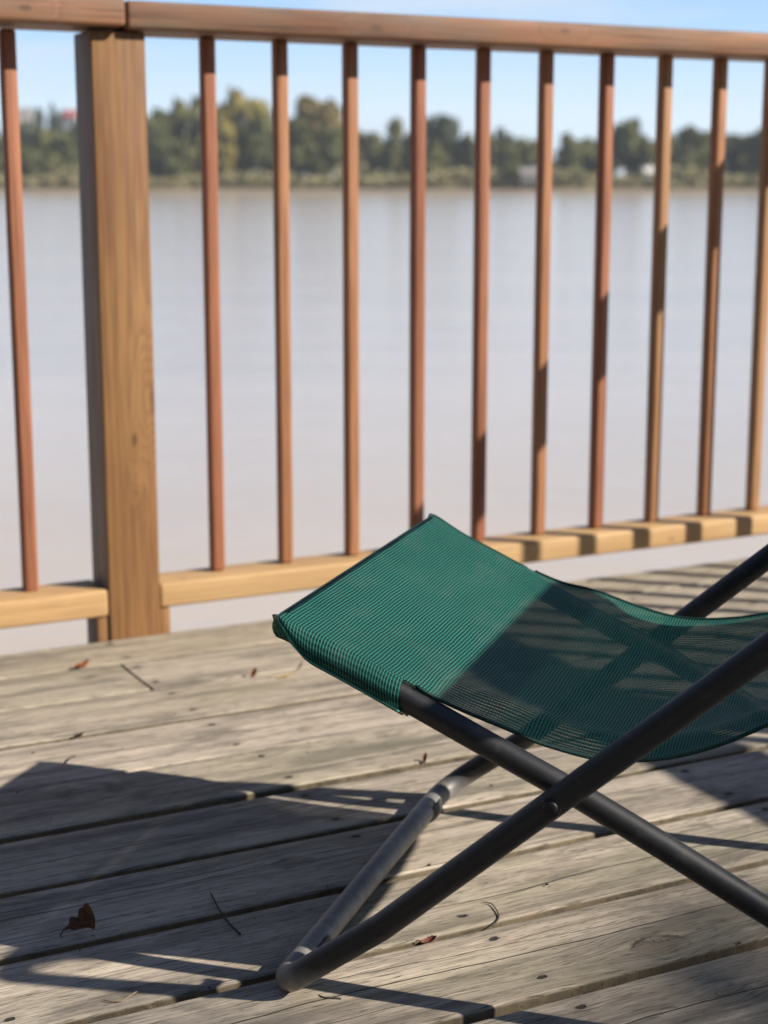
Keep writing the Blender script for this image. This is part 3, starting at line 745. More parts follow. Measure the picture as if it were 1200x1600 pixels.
def build_litter():
    br = mat_leaf('dry_leaf_brown', (0.090, 0.042, 0.026), (0.175, 0.085, 0.050))
    rust = mat_leaf('dry_leaf_rust', (0.32, 0.12, 0.05), (0.45, 0.19, 0.09))
    yel = mat_leaf('dry_leaf_yellow', (0.46, 0.32, 0.12), (0.56, 0.42, 0.20))
    red = mat_leaf('dry_leaf_red', (0.15, 0.050, 0.035), (0.24, 0.085, 0.058))
    blk = mat_leaf('dry_leaf_black', (0.020, 0.014, 0.010), (0.06, 0.04, 0.025))
    def leaf(px, py, L_, W_, curl, fold, rot, mat, label, seed, dz=.001, tilt=(0, 0), stalk=True):
        g = ground_at(px, py)
        root = empty('dry_leaf', (g.x, g.y, dz), R(rot)); root.rotation_euler = (R(tilt[0]), R(tilt[1]), R(rot))
        tag(root, label, 'leaf', 'dry leaves on the planks')
        bm = bmesh.new(); leaf_mesh(bm, L_, W_, curl, fold, seed)
        mesh_obj('blade', bm, mat, root, smooth=True)
        if stalk:
            bm = bmesh.new()
            zb = .002
            sweep(bm, [(-L_ * .28, 0, zb + .001), (-L_ * .42, .001, zb + .002), (-L_ * .55, .003, zb)], .0006, 6)
            mesh_obj('stalk', bm, mat, root, smooth=True)
        return root
    g = ground_at(132, 1462)
    root = empty('dry_leaf', (g.x, g.y, .004), R(25))
    tag(root, 'large curled brown dry leaf standing over a plank gap in the chair shadow', 'leaf', 'dry leaves on the planks')
    root.rotation_euler = (0, 0, 0); root.scale = (.86, .86, .86)
    bm = bmesh.new(); grid = []
    prof = [(0, .0008), (.10, .0035), (.25, .0095), (.36, .0105), (.46, .0085), (.60, .0135), (.74, .0155), (.88, .0140), (.97, .0085), (1, .002)]
    for i in range(25):
        t = i / 24
        ax = Vector((-.023 + .040 * t - .006 * t * t, .006 * math.sin(3 * t), .0005 + .010 * t + .013 * t * t))
        half = interp(prof, t); tw = -.9 + 1.7 * t
        wd = Vector((-.42, .55 * math.sin(tw), .80)).normalized()
        nr = Vector((.3, -.9, .35)).normalized()
        row = []
        for j in range(15):
            v = j / 7 - 1
            cu = 1.15 * v
            p = ax + wd * (half * math.sin(cu) / .92) - nr * (half * (1 - math.cos(cu)) * (1.1 if t < .45 else -.9)) + nr * (.0022 * mnoise.noise(Vector((t * 5, v * 2, 4))))
            p += wd * (.0014 * math.sin(t * 22 + 1)) * abs(v)
            row.append(bm.verts.new(p))
        grid.append(row)
    for i in range(24):
        for j in range(14): bm.faces.new((grid[i][j], grid[i + 1][j], grid[i + 1][j + 1], grid[i][j + 1]))
    lo = min(v.co.z for v in bm.verts)
    for v in bm.verts: v.co.z -= lo + .003
    mesh_obj('blade', bm, br, root, smooth=True)
    bm = bmesh.new(); sweep(bm, [(-.020, .001, .004), (-.026, .001, .002), (-.029, .0, -.003), (-.029, -.001, -.008)], .0009, 6)
    mesh_obj('stalk', bm, br, root, smooth=True)

    leaf(125, 1045, .034, .020, 2.2, .9, 15, rust, 'small crumpled rust-brown leaf lying near the foot of the railing post', 5, .001)
    leaf(397, 1057, .020, .016, 1.6, .7, 50, rust, 'little orange-brown leaf scrap upright on the sunlit planks left of the seat front', 8, .001, (0, -35), False)
    leaf(440, 1059, .036, .0085, .5, .4, 28, yel, 'pale yellow slender leaf on the sunlit planks below the seat front corner', 9, .001)
    leaf(666, 1469, .020, .013, 1.4, .5, 20, red, 'small reddish leaf caught in a plank gap to the right of the near frame tube', 12, -.003)
    leaf(664, 1190, .018, .010, 1.5, .9, 70, red, 'dark red pointed leaf bit standing on a sunlit plank left of the seat frame tube', 14, .001, (0, -40), False)
    leaf(121, 1153, .020, .011, 2.3, .9, 5, blk, 'black shrivelled leaf crumb on the sunlit plank above the corner of the chair shadow', 15, .001, (0, 0), False)
    leaf(853, 1384, .005, .005, .6, .6, 5, blk, 'tiny black speck of leaf on the plank between the crossed frame tubes and the knots', 16, .0005, (0, 0), False)

    tw = simple('twig_bark', (0.045, 0.032, 0.022), .8); pale = simple('pale_stem', (0.20, 0.15, 0.085), .7)
    def twig(pix, r, label, mat=tw, lift=.0004, name='twig', r2=None):
        pts = [ground_at(x, y) for x, y in pix]
        base = sum(pts, Vector()) / len(pts); base.z = 0
        # smooth through the points
        sm = []
        for i in range(len(pts) - 1):
            p0 = pts[max(i - 1, 0)]; p1 = pts[i]; p2 = pts[i + 1]; p3 = pts[min(i + 2, len(pts) - 1)]
            for k in range(6):
                t = k / 6
                sm.append(.5 * ((2 * p1) + (-p0 + p2) * t + (2*p0 - 5*p1 + 4*p2 - p3) * t*t + (-p0 + 3*p1 - 3*p2 + p3) * t**3))
        sm.append(pts[-1])
        n = len(sm)
        loc = [p - base + Vector((0, 0, r + lift * (1 + math.sin(math.pi * i / (n - 1))))) for i, p in enumerate(sm)]
        bm = bmesh.new(); sweep(bm, loc, r, 7, radii=[r * (.75 + .5 * i / n) for i in range(n)])
        o = mesh_obj(name, bm, mat, None, smooth=True); o.location = base
        tag(o, label, 'twig', 'twigs and stems on the planks'); return o
    twig([(329, 1397), (343, 1424), (357, 1444), (375, 1462)], .0011, 'straight thin dark twig lying across a plank gap in the chair shadow')
    twig([(755, 1411), (768, 1414), (777, 1426), (779, 1436), (770, 1449)], .0007, 'fine dark hooked stem curving down into a plank gap right of the near frame tube')
    twig([(162, 1564), (175, 1567), (190, 1566), (203, 1558), (214, 1551)], .0008, 'pale curved stem in the shadow beside the lit strips at the lower left', pale)
    twig([(98, 1197), (106, 1190), (112, 1184), (117, 1184)], .0009, 'small curled dark stem at the tip of the chair shadow')
    twig([(498, 1557), (505, 1561), (515, 1562), (533, 1563)], .0010, 'broken black twig on the plank just right of the near foot corner')
    twig([(445, 1060), (458, 1050), (468, 1046), (474, 1034)], .0007, 'blurred pale stem with a leaf end on the sunlit planks below the seat front corner', pale)

def build_grit():
    rg = random.Random(31); bm = bmesh.new()
    lines = [1.258, 1.419, 1.578, 1.736, 1.894, 2.053, 2.218]
    for k in range(170):
        u_ = rg.uniform(.1, 1.9)
        n_ = rg.choice(lines) + rg.gauss(0, .012) if rg.random() < .45 else rg.uniform(1.0, 2.5)
        p = U * u_ + N * n_; sz = rg.choice((.0005, .0006, .0008, .0012)) * rg.uniform(.7, 1.3); a = rg.uniform(0, 6.28); st = rg.uniform(1, 3.2)
        M = Matrix.Translation(p + Vector((0, 0, sz * .5))) @ Matrix.Rotation(a, 4, 'Z') @ Matrix.Diagonal((sz * st, sz, sz * .8, 1))
        bmesh.ops.create_icosphere(bm, subdivisions=1, radius=1, matrix=M)
    o = mesh_obj('grit', bm, simple('dark_crumbs', (0.06, 0.045, 0.032), .9, .2, .5, 40.0))
    tag(o, 'crumbs and grit scattered over the planks', 'grit', kind='stuff')

# ------------------------------------------------------------------ far bank
WZ = -2.15                               # water level below the deck
CAMW = CAM_H - WZ
DIST = CAMW * FPX / 18.5                 # shoreline distance that puts the waterline at the photo's height

def mat_foliage(name, c0, c1, c2):
    m = NT(name); P = m.obj(); rnd = m.rnd()
    f = m.noise(P, 3.0, 5, .6)
    g = m.n('ShaderNodeTexWhiteNoise', noise_dimensions='3D'); m.set(g.inputs['Vector'], m.n('ShaderNodeNewGeometry').outputs['True Normal'])
    c = m.mix(m.maprange(f, .35, .65), c0, c1)
    c = m.mix(m.math('MULTIPLY', m.maprange(m.noise(m.vmath('ADD', P, m.comb(m.math('MULTIPLY', rnd, 9.0), 0.0, 0.0)), 6.0, 3), .5, .7), .6), c, c2)
    c = m.mix(m.math('MULTIPLY', rnd, .35), c, tuple(x * 1.35 for x in c1))
    sh = m.bsdf(c, .65, None, .2)
    t = m.n('ShaderNodeBsdfTranslucent'); m.set(t.inputs[0], c)
    x = m.n('ShaderNodeMixShader'); x.inputs[0].default_value = .22
    m.t.links.new(sh, x.inputs[1]); m.t.links.new(t.outputs[0], x.inputs[2])
    return m.done(x.outputs[0])

def crown_mesh(seed, nleaf=1500, lobes=11, size=.085, poplar=False):
    """unit crown: half-width 1 in x and y, from z=0 to z=1; leaf clumps spread through irregular lobes"""
    rg = random.Random(seed); bm = bmesh.new()
    lob = []
    for k in range(lobes):
        h = rg.uniform(.14, .86)
        env = (math.sin(math.pi * min(1, .12 + .88 * h)) ** .55) if not poplar else (.55 * math.sin(math.pi * (.1 + .85 * h)) ** .4)
        a = rg.uniform(0, 2 * math.pi); rr = env * rg.uniform(.15, .72)
        lob.append((rr * math.cos(a), rr * math.sin(a), h, rg.uniform(.22, .42), rg.uniform(.11, .20)))
    lob.append((rg.uniform(-.2, .2), rg.uniform(-.2, .2), .86, .26, .14)); lob.append((0, 0, .45, .50, .34))
    for k in range(nleaf):
        cx, cy, cz, rx, rz = rg.choice(lob)
        d = Vector((rg.gauss(0, 1), rg.gauss(0, 1), rg.gauss(0, 1))).normalized() * (rg.random() ** .28) * rg.uniform(.85, 1.12)
        p = Vector((cx + d.x * rx, cy + d.y * rx, cz + d.z * rz))
        if p.z < .01: p.z = rg.uniform(.01, .1)
        nrm = (d + Vector((rg.uniform(-.8, .8), rg.uniform(-.8, .8), rg.uniform(-.2, .9)))).normalized()
        t = nrm.orthogonal().normalized(); t = Matrix.Rotation(rg.uniform(0, 6.28), 3, nrm) @ t; b = nrm.cross(t)
        sz = size * rg.uniform(.5, 1.35)
        vs = []
        for (i, j) in ((-1, -.45), (0, -.8), (1, -.2), (.75, .6), (-.1, .85), (-.9, .4)):
            q = p + t * (i * sz * rg.uniform(.7, 1.2)) + b * (j * sz * rg.uniform(.7, 1.2)) + nrm * (sz * rg.uniform(-.3, .3))
            vs.append(bm.verts.new((q.x, q.y, q.z)))
        bm.faces.new(vs)
    me = bpy.data.meshes.new('crown'); bm.to_mesh(me); bm.free(); return me

def trunk_mesh(seed):
    rg = random.Random(seed); bm = bmesh.new()
    sweep(bm, [(0, 0, -.04), (.01, .0, .12), (-.02, .01, .32), (.02, -.01, .55), (.0, .0, .80)], .05, 8, radii=[.055, .042, .034, .024, .010])
    for k in range(6):
        a = rg.uniform(0, 6.28); h = rg.uniform(.16, .5); rr = rg.uniform(.35, .62)
        sweep(bm, [(0, 0, h), (rr * .45 * math.cos(a), rr * .45 * math.sin(a), h + .12), (rr * math.cos(a), rr * math.sin(a), h + .26)], .02, 6, radii=[.022, .014, .006])
    me = bpy.data.meshes.new('trunk'); bm.to_mesh(me); bm.free(); return me

def build_far_bank():
    # river
    bm = bmesh.new()
    ys = [-40, -10, 0, 3, 6, 12, 25, 50, 100, 180, 280, DIST + 6]
    xs = [-1590, -600, -150, -40, -10, 0, 10, 40, 150, 600, 1590]
    g = [[bm.verts.new((x, y, WZ)) for x in xs] for y in ys]
    for i in range(len(ys) - 1):
        for j in range(len(xs) - 1): bm.faces.new((g[i][j], g[i][j + 1], g[i + 1][j + 1], g[i + 1][j]))
    m = NT('muddy_water'); P = m.obj()
    r1 = m.noise(m.scale(P, (.55, 1.4, 1.0)), 1.0, 4, .6); r2 = m.noise(m.scale(P, (2.2, 5.0, 1.0)), 1.0, 3, .6)
    r3 = m.noise(m.scale(P, (.05, .22, 1.0)), 1.0, 5, .6)
    h = m.math('ADD', m.math('MULTIPLY', r1, .8), m.math('MULTIPLY', r2, .35))
    col = m.mix(m.maprange(r3, .40, .60), (0.490, 0.415, 0.345), (0.540, 0.455, 0.375))
    mat = m.done(m.bsdf(col, .14, m.bump(h, .5, .05), .5, IOR=1.33))
    o = mesh_obj('river', bm, mat); tag(o, kind='structure')
    # bank: mud foreshore then rough grass, then flat land to the horizon
    bm = bmesh.new(); rg = random.Random(2)
    prof = [(-8, -.8), (0, 0), (5, .45), (10, 1.1), (16, 1.7), (24, 2.1), (60, 2.3), (220, 2.6), (900, 3.0), (1150, 3.0)]
    xs = [-1590, -1100, -700] + [-400 + 8 * i for i in range(101)] + [700, 1100, 1590]
    g = []
    for (dy, dz) in prof:
        g.append([bm.verts.new((x, DIST + dy + (3.0 * mnoise.noise(Vector((x * .02, 1.7, 0))) + 1.2 * mnoise.noise(Vector((x * .09, 4, 0))) if dy < 30 else 0), WZ + dz + (.25 * mnoise.noise(Vector((x * .06, dy * .1, 0))) if 0 < dy < 60 else 0))) for x in xs])
    for i in range(len(prof) - 1):
        for j in range(len(xs) - 1): bm.faces.new((g[i][j], g[i][j + 1], g[i + 1][j + 1], g[i + 1][j]))
    m = NT('bank_ground'); P = m.obj(); z = m.sep(P)[2]
    f = m.noise(P, .25, 5, .6)
    mud = m.mix(m.maprange(f, .35, .65), (0.20, 0.155, 0.115), (0.28, 0.22, 0.16))
    gr = m.mix(m.maprange(f, .35, .65), (0.085, 0.085, 0.035), (0.15, 0.125, 0.055))
    c = m.mix(m.maprange(m.math('ADD', z, m.math('MULTIPLY', f, .7)), WZ + .9, WZ + 1.5), mud, gr)
    o = mesh_obj('riverbank', bm, m.done(m.bsdf(c, .9, None, .15))); tag(o, kind='structure')
    # wooded rise on the left, far behind
    bm = bmesh.new(); HX0, HY0 = -205.0, 720.0
    g = []
    for i in range(25):
        row = []
        for j in range(41):
            x = HX0 - 260 + 13 * j; y = HY0 - 150 + 16 * i
            hgt = 21 * math.exp(-(((x - HX0) / 95) ** 2)) * math.exp(-(((y - HY0 - 20) / 95) ** 2)) * (1 + .12 * mnoise.noise(Vector((x * .02, y * .02, 0))))
            row.append(bm.verts.new((x, y, WZ + 2.2 + hgt)))
        g.append(row)
    for i in range(24):
        for j in range(40): bm.faces.new((g[i][j], g[i][j + 1], g[i + 1][j + 1], g[i + 1][j]))
    o = mesh_obj('hill', bm, simple('hill_grass', (0.05, 0.065, 0.035), .9, .2, .3, .05), smooth=True); tag(o, kind='structure')

    crowns = [crown_mesh(21), crown_mesh(33), crown_mesh(47), crown_mesh(58, poplar=True, lobes=14), crown_mesh(69)]
    trunks = [trunk_mesh(k) for k in range(3)]
    FOL = {'dark': mat_foliage('foliage_dark', (0.072, 0.084, 0.031), (0.116, 0.122, 0.041), (0.163, 0.148, 0.049)),
           'mid': mat_foliage('foliage_mid', (0.102, 0.111, 0.037), (0.156, 0.150, 0.049), (0.203, 0.165, 0.059)),
           'yellow': mat_foliage('foliage_yellow', (0.188, 0.169, 0.041), (0.273, 0.222, 0.057), (0.296, 0.218, 0.064)),
           'brown': mat_foliage('foliage_brown', (0.149, 0.125, 0.047), (0.211, 0.162, 0.059), (0.218, 0.146, 0.061)),
           'blue': mat_foliage('foliage_blue', (0.059, 0.080, 0.048), (0.085, 0.105, 0.060), (0.110, 0.120, 0.062))}
    bark = simple('tree_bark', (0.09, 0.075, 0.055), .9)
    for me in crowns: me.materials.append(FOL['mid'])
    for me in trunks: me.materials.append(bark)
    rg = random.Random(5)
    def tree(px, ytop, wpx, dd, kind, label, crown=None, base=None, low=.04, group='trees on the far bank'):
        """px/ytop/wpx: where the crown shows in the photo; dd: metres behind the waterline"""
        D = DIST + dd
        x = (px - 600) / FPX * D * math.cos(TH) * 1.0
        # exact depth along the view axis for a far level point is D*cos(TH)
        ztop = CAM_H + (HOR - ytop) / FPX * D * 1.0
        zb = WZ + (2.0 if base is None else base)
        hgt = ztop - zb
        half = wpx / 2 / FPX * D
        root = empty('tree', (x, D, zb), rg.uniform(0, 6.28))
        tag(root, label, 'tree', group)
        ci = rg.randrange(5) if crown is None else crown
        c = bpy.data.objects.new('crown', crowns[ci]); COL.objects.link(c); c.parent = root
        c.scale = (half * 1.02, half * .9, hgt * (1.0 - low) / .985); c.location = (0, 0, hgt * low); c.rotation_euler = (0, 0, 0)
        c.material_slots[0].link = 'OBJECT'; c.material_slots[0].material = FOL[kind]
        t = bpy.data.objects.new('trunk', trunks[rg.randrange(3)]); COL.objects.link(t); t.parent = root
        t.scale = (min(half, hgt * .5),) * 2 + (hgt * .95,)
        return root
    T = [
     (48, 196, 44, 190, 'blue', 'bluish tree below the beige hill house at the far left', None),
     (70, 205, 60, 60, 'mid', 'greyish tree in front of the hill between the leftmost baluster and the post', None),
     (104, 212, 56, 40, 'dark', 'dark tree in front of the red-roofed house left of the post', None),
     (40, 232, 50, 30, 'dark', 'low dark tree just right of the leftmost baluster', None),
     (78, 238, 46, 24, 'mid', 'low green bush-like tree midway between the leftmost baluster and the post', None),
     (150, 190, 90, 70, 'dark', 'dark tree hidden mostly behind the thick post', None),
     (205, 186, 80, 60, 'mid', 'tree half hidden behind the right side of the post', None),
     (246, 176, 62, 45, 'dark', 'dark grey-green tree directly right of the thick post', None),
     (284, 165, 66, 60, 'mid', 'broad green tree in the middle of the first gap right of the post', None),
     (318, 158, 60, 75, 'mid', 'tall tree rising behind the first baluster right of the post', None),
     (262, 212, 60, 20, 'dark', 'shadowed lower tree in front of the broad green tree right of the post', None),
     (372, 150, 74, 40, 'yellow', 'tall yellow-green tree in the second gap right of the post', 0),
     (345, 196, 54, 22, 'yellow', 'lower yellowish tree at the foot of the tall yellow-green tree', None),
     (410, 186, 52, 34, 'mid', 'mid green tree just right of the tall yellow-green tree', None),
     (424, 206, 50, 22, 'dark', 'darker low tree left of the second baluster right of the post', None),
     (490, 157, 104, 40, 'brown', 'big round olive-brown tree in the third gap right of the post', 1),
     (466, 192, 62, 22, 'dark', 'dark tree at the left foot of the big round olive-brown tree', None),
     (514, 200, 56, 24, 'dark', 'dark tree at the right foot of the big round olive-brown tree', None),
     (548, 206, 50, 60, 'dark', 'dark tree behind the third baluster right of the post', None),
     (584, 212, 52, 70, 'dark', 'low dark tree left part of the fourth gap right of the post', None),
     (618, 192, 46, 60, 'mid', 'rounded tree standing highest in the fourth gap right of the post', 2),
     (646, 212, 46, 50, 'dark', 'low dark tree just left of the fourth baluster right of the post', None),
     (695, 186, 64, 60, 'blue', 'round-topped bluish-green tree in the fifth gap right of the post', 4),
     (676, 222, 44, 26, 'mid', 'low green tree in front of the round-topped bluish tree', None),
     (728, 214, 48, 44, 'dark', 'dark tree right of the round-topped bluish tree', None),
     (762, 210, 50, 60, 'dark', 'dark tree behind the fifth baluster right of the post', None),
     (785, 204, 40, 70, 'blue', 'pale bluish tree at the left of the sixth gap right of the post', None),
     (812, 220, 44, 60, 'mid', 'low tree rising behind the pale boathouse', None),
     (797, 252, 30, 10, 'dark', 'low dark bush overhanging the water left of the pale boathouse', 1),
     (842, 218, 44, 60, 'mid', 'low tree behind the sixth baluster right of the post', None),
     (886, 212, 52, 50, 'dark', 'dark tree in the seventh gap right of the post', None),
     (916, 220, 44, 60, 'dark', 'dark low tree left of the seventh baluster right of the post', None),
     (948, 208, 48, 70, 'dark', 'dark tree behind the seventh baluster right of the post', None),
     (984, 190, 66, 50, 'dark', 'tall dark round tree in the eighth gap right of the post', 1),
     (1016, 224, 46, 44, 'mid', 'low green tree right of the tall dark round tree', None),
     (1044, 214, 48, 60, 'dark', 'dark tree behind the eighth baluster right of the post', None),
     (1082, 204, 62, 50, 'mid', 'mid green rounded tree in the ninth gap right of the post', 2),
     (1068, 230, 50, 22, 'dark', 'low dark tree in front of the mid green rounded tree', None),
     (1118, 212, 50, 60, 'dark', 'dark tree behind the ninth baluster right of the post', None),
     (1152, 216, 52, 60, 'mid', 'low tree right of the ninth baluster right of the post', None),
     (1188, 206, 60, 50, 'dark', 'dark tree at the right edge of the far bank', None),
     (1232, 210, 60, 60, 'mid', 'tree beyond the right edge of the view', None),
     (-10, 205, 70, 60, 'dark', 'dark tree behind the leftmost baluster', None)]
    for (px, yt, wp, dd, kd, lab, cr) in T: tree(px, yt, wp * 1.6, dd, kd, lab, cr)
    # trees on the wooded rise
    for (px, yt, wp, lab) in [(22, 186, 46, 'tree on the rise left of the beige hill house'), (64, 175, 34, 'pointed bluish tree right of the beige hill house'),
                              (86, 168, 34, 'tallest bluish tree on the rise between the two hill houses'), (101, 178, 30, 'tree on the rise just left of the red-roofed house'),
                              (140, 176, 50, 'tree on the rise behind the post'), (180, 184, 60, 'tree on the rise behind the right half of the post')]:
        tree(px, yt, wp, 745 - DIST, 'blue', lab, None, 16.0, group='trees on the rise')
    # low scrub and reeds along the bank: one uncountable mass
    bm = bmesh.new(); rg2 = random.Random(9)
    for k in range(14000):
        x = rg2.uniform(-150, 150); dy = rg2.uniform(9, 24)
        hh = 5.2 * (.5 + .9 * max(0, mnoise.noise(Vector((x * .06, dy * .05, 2))) + .35)) * (.5 + .5 * (dy - 9) / 20) + .4
        p = Vector((x, DIST + dy, WZ + 1.5 + rg2.random() * hh))
        nrm = Vector((rg2.uniform(-1, 1), rg2.uniform(-1, .4), rg2.uniform(-.2, 1))).normalized()
        t = nrm.orthogonal().normalized(); b = nrm.cross(t); sz = rg2.uniform(.3, .8)
        bm.faces.new([bm.verts.new(p + t * (i * sz) + b * (j * sz * .8)) for i, j in ((-1, -.5), (.2, -1), (1, .1), (-.1, 1))])
    m = NT('scrub_leaves'); P = m.obj(); f = m.noise(P, .12, 4); f2 = m.noise(P, .9, 3)
    c = m.mix(m.maprange(f, .38, .62), (0.185, 0.172, 0.078), (0.300, 0.255, 0.130)); c = m.mix(m.math('MULTIPLY', m.maprange(f2, .5, .7), .5), c, (0.20, 0.155, 0.10))
    o = mesh_obj('scrub', bm, m.done(m.bsdf(c, .7, None, .2)))
    tag(o, 'olive green scrub and reeds along the far bank', 'scrub', kind='stuff')

    # ---- buildings
    wallb = simple('beige_render', (0.46, 0.40, 0.36), .8); wallw = simple('white_render', (0.55, 0.53, 0.51), .8)
    roofr = simple('red_tiles', (0.36, 0.075, 0.060), .8); roofg = simple('grey_roof', (0.25, 0.23, 0.22), .8)
    glass = simple('dark_pane', (0.03, 0.035, 0.04), .2); wood = simple('dark_boards', (0.055, 0.050, 0.048), .8)
    def house(name, label, cat, x, y, z, w, d, h, rh, wm, rm, rot=0.0, nwin=3, under=None):
        root = empty(name, (x, y, z), rot); tag(root, label, cat)
        z0 = 0.0
        if under:
            for sx in (-1, 1):
                for sy in (-1, 1):
                    bm = bmesh.new(); box(bm, (sx * (w / 2 - .3) - .15, sy * (d / 2 - .3) - .15, -.6), (sx * (w / 2 - .3) + .15, sy * (d / 2 - .3) + .15, under - .01)); mesh_obj('stilt', bm, wood, root)
            bm = bmesh.new(); box(bm, (-w / 2 + .5, -d / 2 + .5, .1), (w / 2 - .5, d / 2 - .5, under - .02)); mesh_obj('boat_bay', bm, wood, root)
            z0 = under
        bm = bmesh.new(); box(bm, (-w / 2, -d / 2, z0), (w / 2, d / 2, z0 + h))
        wall = mesh_obj('wall', bm, wm, root)
        bm = bmesh.new(); e = .45
        pr = [(-d / 2 - e, z0 + h - .15), (0, z0 + h + rh), (d / 2 + e, z0 + h - .15), (d / 2 + e, z0 + h + .05), (0, z0 + h + rh + .25), (-d / 2 - e, z0 + h + .05)]
        A = [bm.verts.new((-w / 2 - e, a, b)) for a, b in pr]; B = [bm.verts.new((w / 2 + e, a, b)) for a, b in pr]
        for k in range(6): bm.faces.new((A[k], A[(k + 1) % 6], B[(k + 1) % 6], B[k]))
        bm.faces.new((A[0], A[5], A[4], A[1])); bm.faces.new((A[1], A[4], A[3], A[2])); bm.faces.new((B[0], B[1], B[4], B[5])); bm.faces.new((B[1], B[2], B[3], B[4]))
        bmesh.ops.recalc_face_normals(bm, faces=bm.faces[:])
        roof = mesh_obj('roof', bm, rm, root)
        for sx in (-1, 1):                                   # gable infill
            bm = bmesh.new(); a = bm.verts.new((sx * (w / 2 - .02), -d / 2, z0 + h)); b = bm.verts.new((sx * (w / 2 - .02), d / 2, z0 + h)); c = bm.verts.new((sx * (w / 2 - .02), 0, z0 + h + rh)); bm.faces.new((a, b, c))
            mesh_obj('gable', bm, wm, wall)
        bm = bmesh.new(); box(bm, (w * .22, .2, z0 + h + rh * .3), (w * .22 + .7, .9, z0 + h + rh + .9)); mesh_obj('chimney', bm, wm, roof)
        for k in range(nwin):
            cx = -w / 2 + w * (k + .5) / nwin
            bm = bmesh.new(); box(bm, (cx - .5, -d / 2 - .06, z0 + h * .38), (cx + .5, -d / 2 + .02, z0 + h * .38 + 1.3)); wdw = mesh_obj('window', bm, wallw, root)
            bm = bmesh.new(); box(bm, (cx - .4, -d / 2 - .08, z0 + h * .38 + .1), (cx + .4, -d / 2 - .065, z0 + h * .38 + 1.2)); mesh_obj('pane', bm, glass, wdw)
        return root
    Dh = 700.0
    def hx(px, D): return (px - 600) / FPX * D * math.cos(TH)
    def hz(py, D): return CAM_H + (HOR - py) / FPX * D
    house('house', 'beige rendered house among trees on the rise at the far left', 'house', hx(43, Dh), Dh, hz(206, Dh), 5.6, 6, 6.5, 2.0, wallb, roofg, R(8), 2)
    house('house', 'white house with a red roof on the rise just left of the post', 'house', hx(117, Dh - 10), Dh - 10, hz(205, Dh - 10), 5.2, 6, 4.6, 2.6, wallw, roofr, R(-6), 2)
    D2 = DIST + 9
    house('boathouse', 'low pale boathouse on dark stilts at the far waterline', 'boathouse', hx(826, D2), D2, WZ + .5, 4.4, 5, 1.9, 1.1, simple('pale_boards', (0.27, 0.25, 0.25), .8), roofg, R(5), 2, under=2.2)
    D3 = DIST + 14
    house('hut', 'tiny white hut on the far bank left of the eighth baluster right of the post', 'hut', hx(1012, D3), D3, WZ + 3.0, 2.2, 2.4, 2.0, .9, wallw, wallw, R(20), 1, under=None)

# ------------------------------------------------------------------ the bank the deck stands on, and unseen trees added to cut the sky fill
def build_near_bank():
    bm = bmesh.new(); prof = [(-3.2, -.9), (-4.5, -.1), (-6, .7), (-9, 1.6), (-14, 2.0), (-60, 2.4)]
    xs = [-200, -60, -30, -20, -14, -10, -6, -3, 0, 3, 6, 10, 20, 60, 200]
    g = [[bm.verts.new((x, y + .5 * mnoise.noise(Vector((x * .3, y, 0))), WZ + z)) for x in xs] for y, z in prof]
    for i in range(len(prof) - 1):
        for j in range(len(xs) - 1): bm.faces.new((g[i][j], g[i + 1][j], g[i + 1][j + 1], g[i][j + 1]))
    bmesh.ops.recalc_face_normals(bm, faces=bm.faces[:])
    o = mesh_obj('near_bank', bm, simple('bank_earth', (0.10, 0.085, 0.05), .9, .15, .3, .6)); tag(o, kind='structure')
    rg = random.Random(77); bm = bmesh.new()
    for k in range(9000):  # unseen wall of leaves added behind the camera to block low sky light
        a = rg.uniform(R(158), R(322)); rr = rg.uniform(7.5, 11)
        top = 8.5 if a < R(300) else 3.6
        x = rr * math.cos(a); y = rr * math.sin(a) - 1.2
        if a < R(180): y = min(y, 2.0)
        z = WZ + 1.0 + top * rg.random() * (.8 + .3 * mnoise.noise(Vector((a * 3, 0, 0))))
        nrm = Vector((rg.gauss(0, 1), rg.gauss(0, 1), rg.gauss(0, 1) + .5)).normalized()
        t = nrm.orthogonal().normalized(); b = nrm.cross(t); sz = rg.uniform(.14, .42); p = Vector((x, y, z))
        bm.faces.new([bm.verts.new(p + t * (i * sz) + b * (j * sz)) for i, j in ((-1, -.3), (-.2, -.8), (.9, -.3), (.7, .5), (-.2, .8))])
    # boughs reaching over towards the deck from the right: they half-shade the nearest planks
    sd = SUN_DIR.normalized(); k = 0
    while k < 950:
        u_ = rg.uniform(-1.2, 2.0); n_ = rg.uniform(-.4, 1.45)
        dens = max(0, min(1, (1.43 - n_ - .07 * math.sin(u_ * 3.1 + .6) - .04 * math.sin(u_ * 9)) / .24)) * (.45 + .55 * max(0, min(1, (u_ - .1) / .6)))
        if rg.random() > dens * .9: continue
        k += 1
        p = U * u_ + N * n_ + sd * rg.uniform(15, 19)
        nrm = Vector((rg.gauss(0, 1), rg.gauss(0, 1), rg.gauss(0, 1))).normalized(); t = nrm.orthogonal().normalized(); b = nrm.cross(t); sz = rg.uniform(.035, .075)
        bm.faces.new([bm.verts.new(p + t * (i * sz) + b * (j * sz)) for i, j in ((-1.2, 0), (-.3, -.7), (.9, -.4), (1.3, .1), (.6, .6), (-.4, .6))])
    tip = U * .6 + N * .5 + sd * 17
    sweep(bm, [(19, -9, WZ + 1.5), (18.6, -8.2, 3), (17.8, -6.6, 6.5), (16.2, -4.4, 8.8), tuple(tip)], .1, 9, radii=[.24, .20, .15, .09, .03])
    o = mesh_obj('unseen_near_wood', bm, mat_foliage('near_foliage', (0.035, 0.050, 0.024), (0.06, 0.078, 0.034), (0.08, 0.085, 0.04)))
    tag(o, 'unseen mass of green trees added behind the camera to block sky light, with boughs shading the planks', 'wood', kind='stuff')

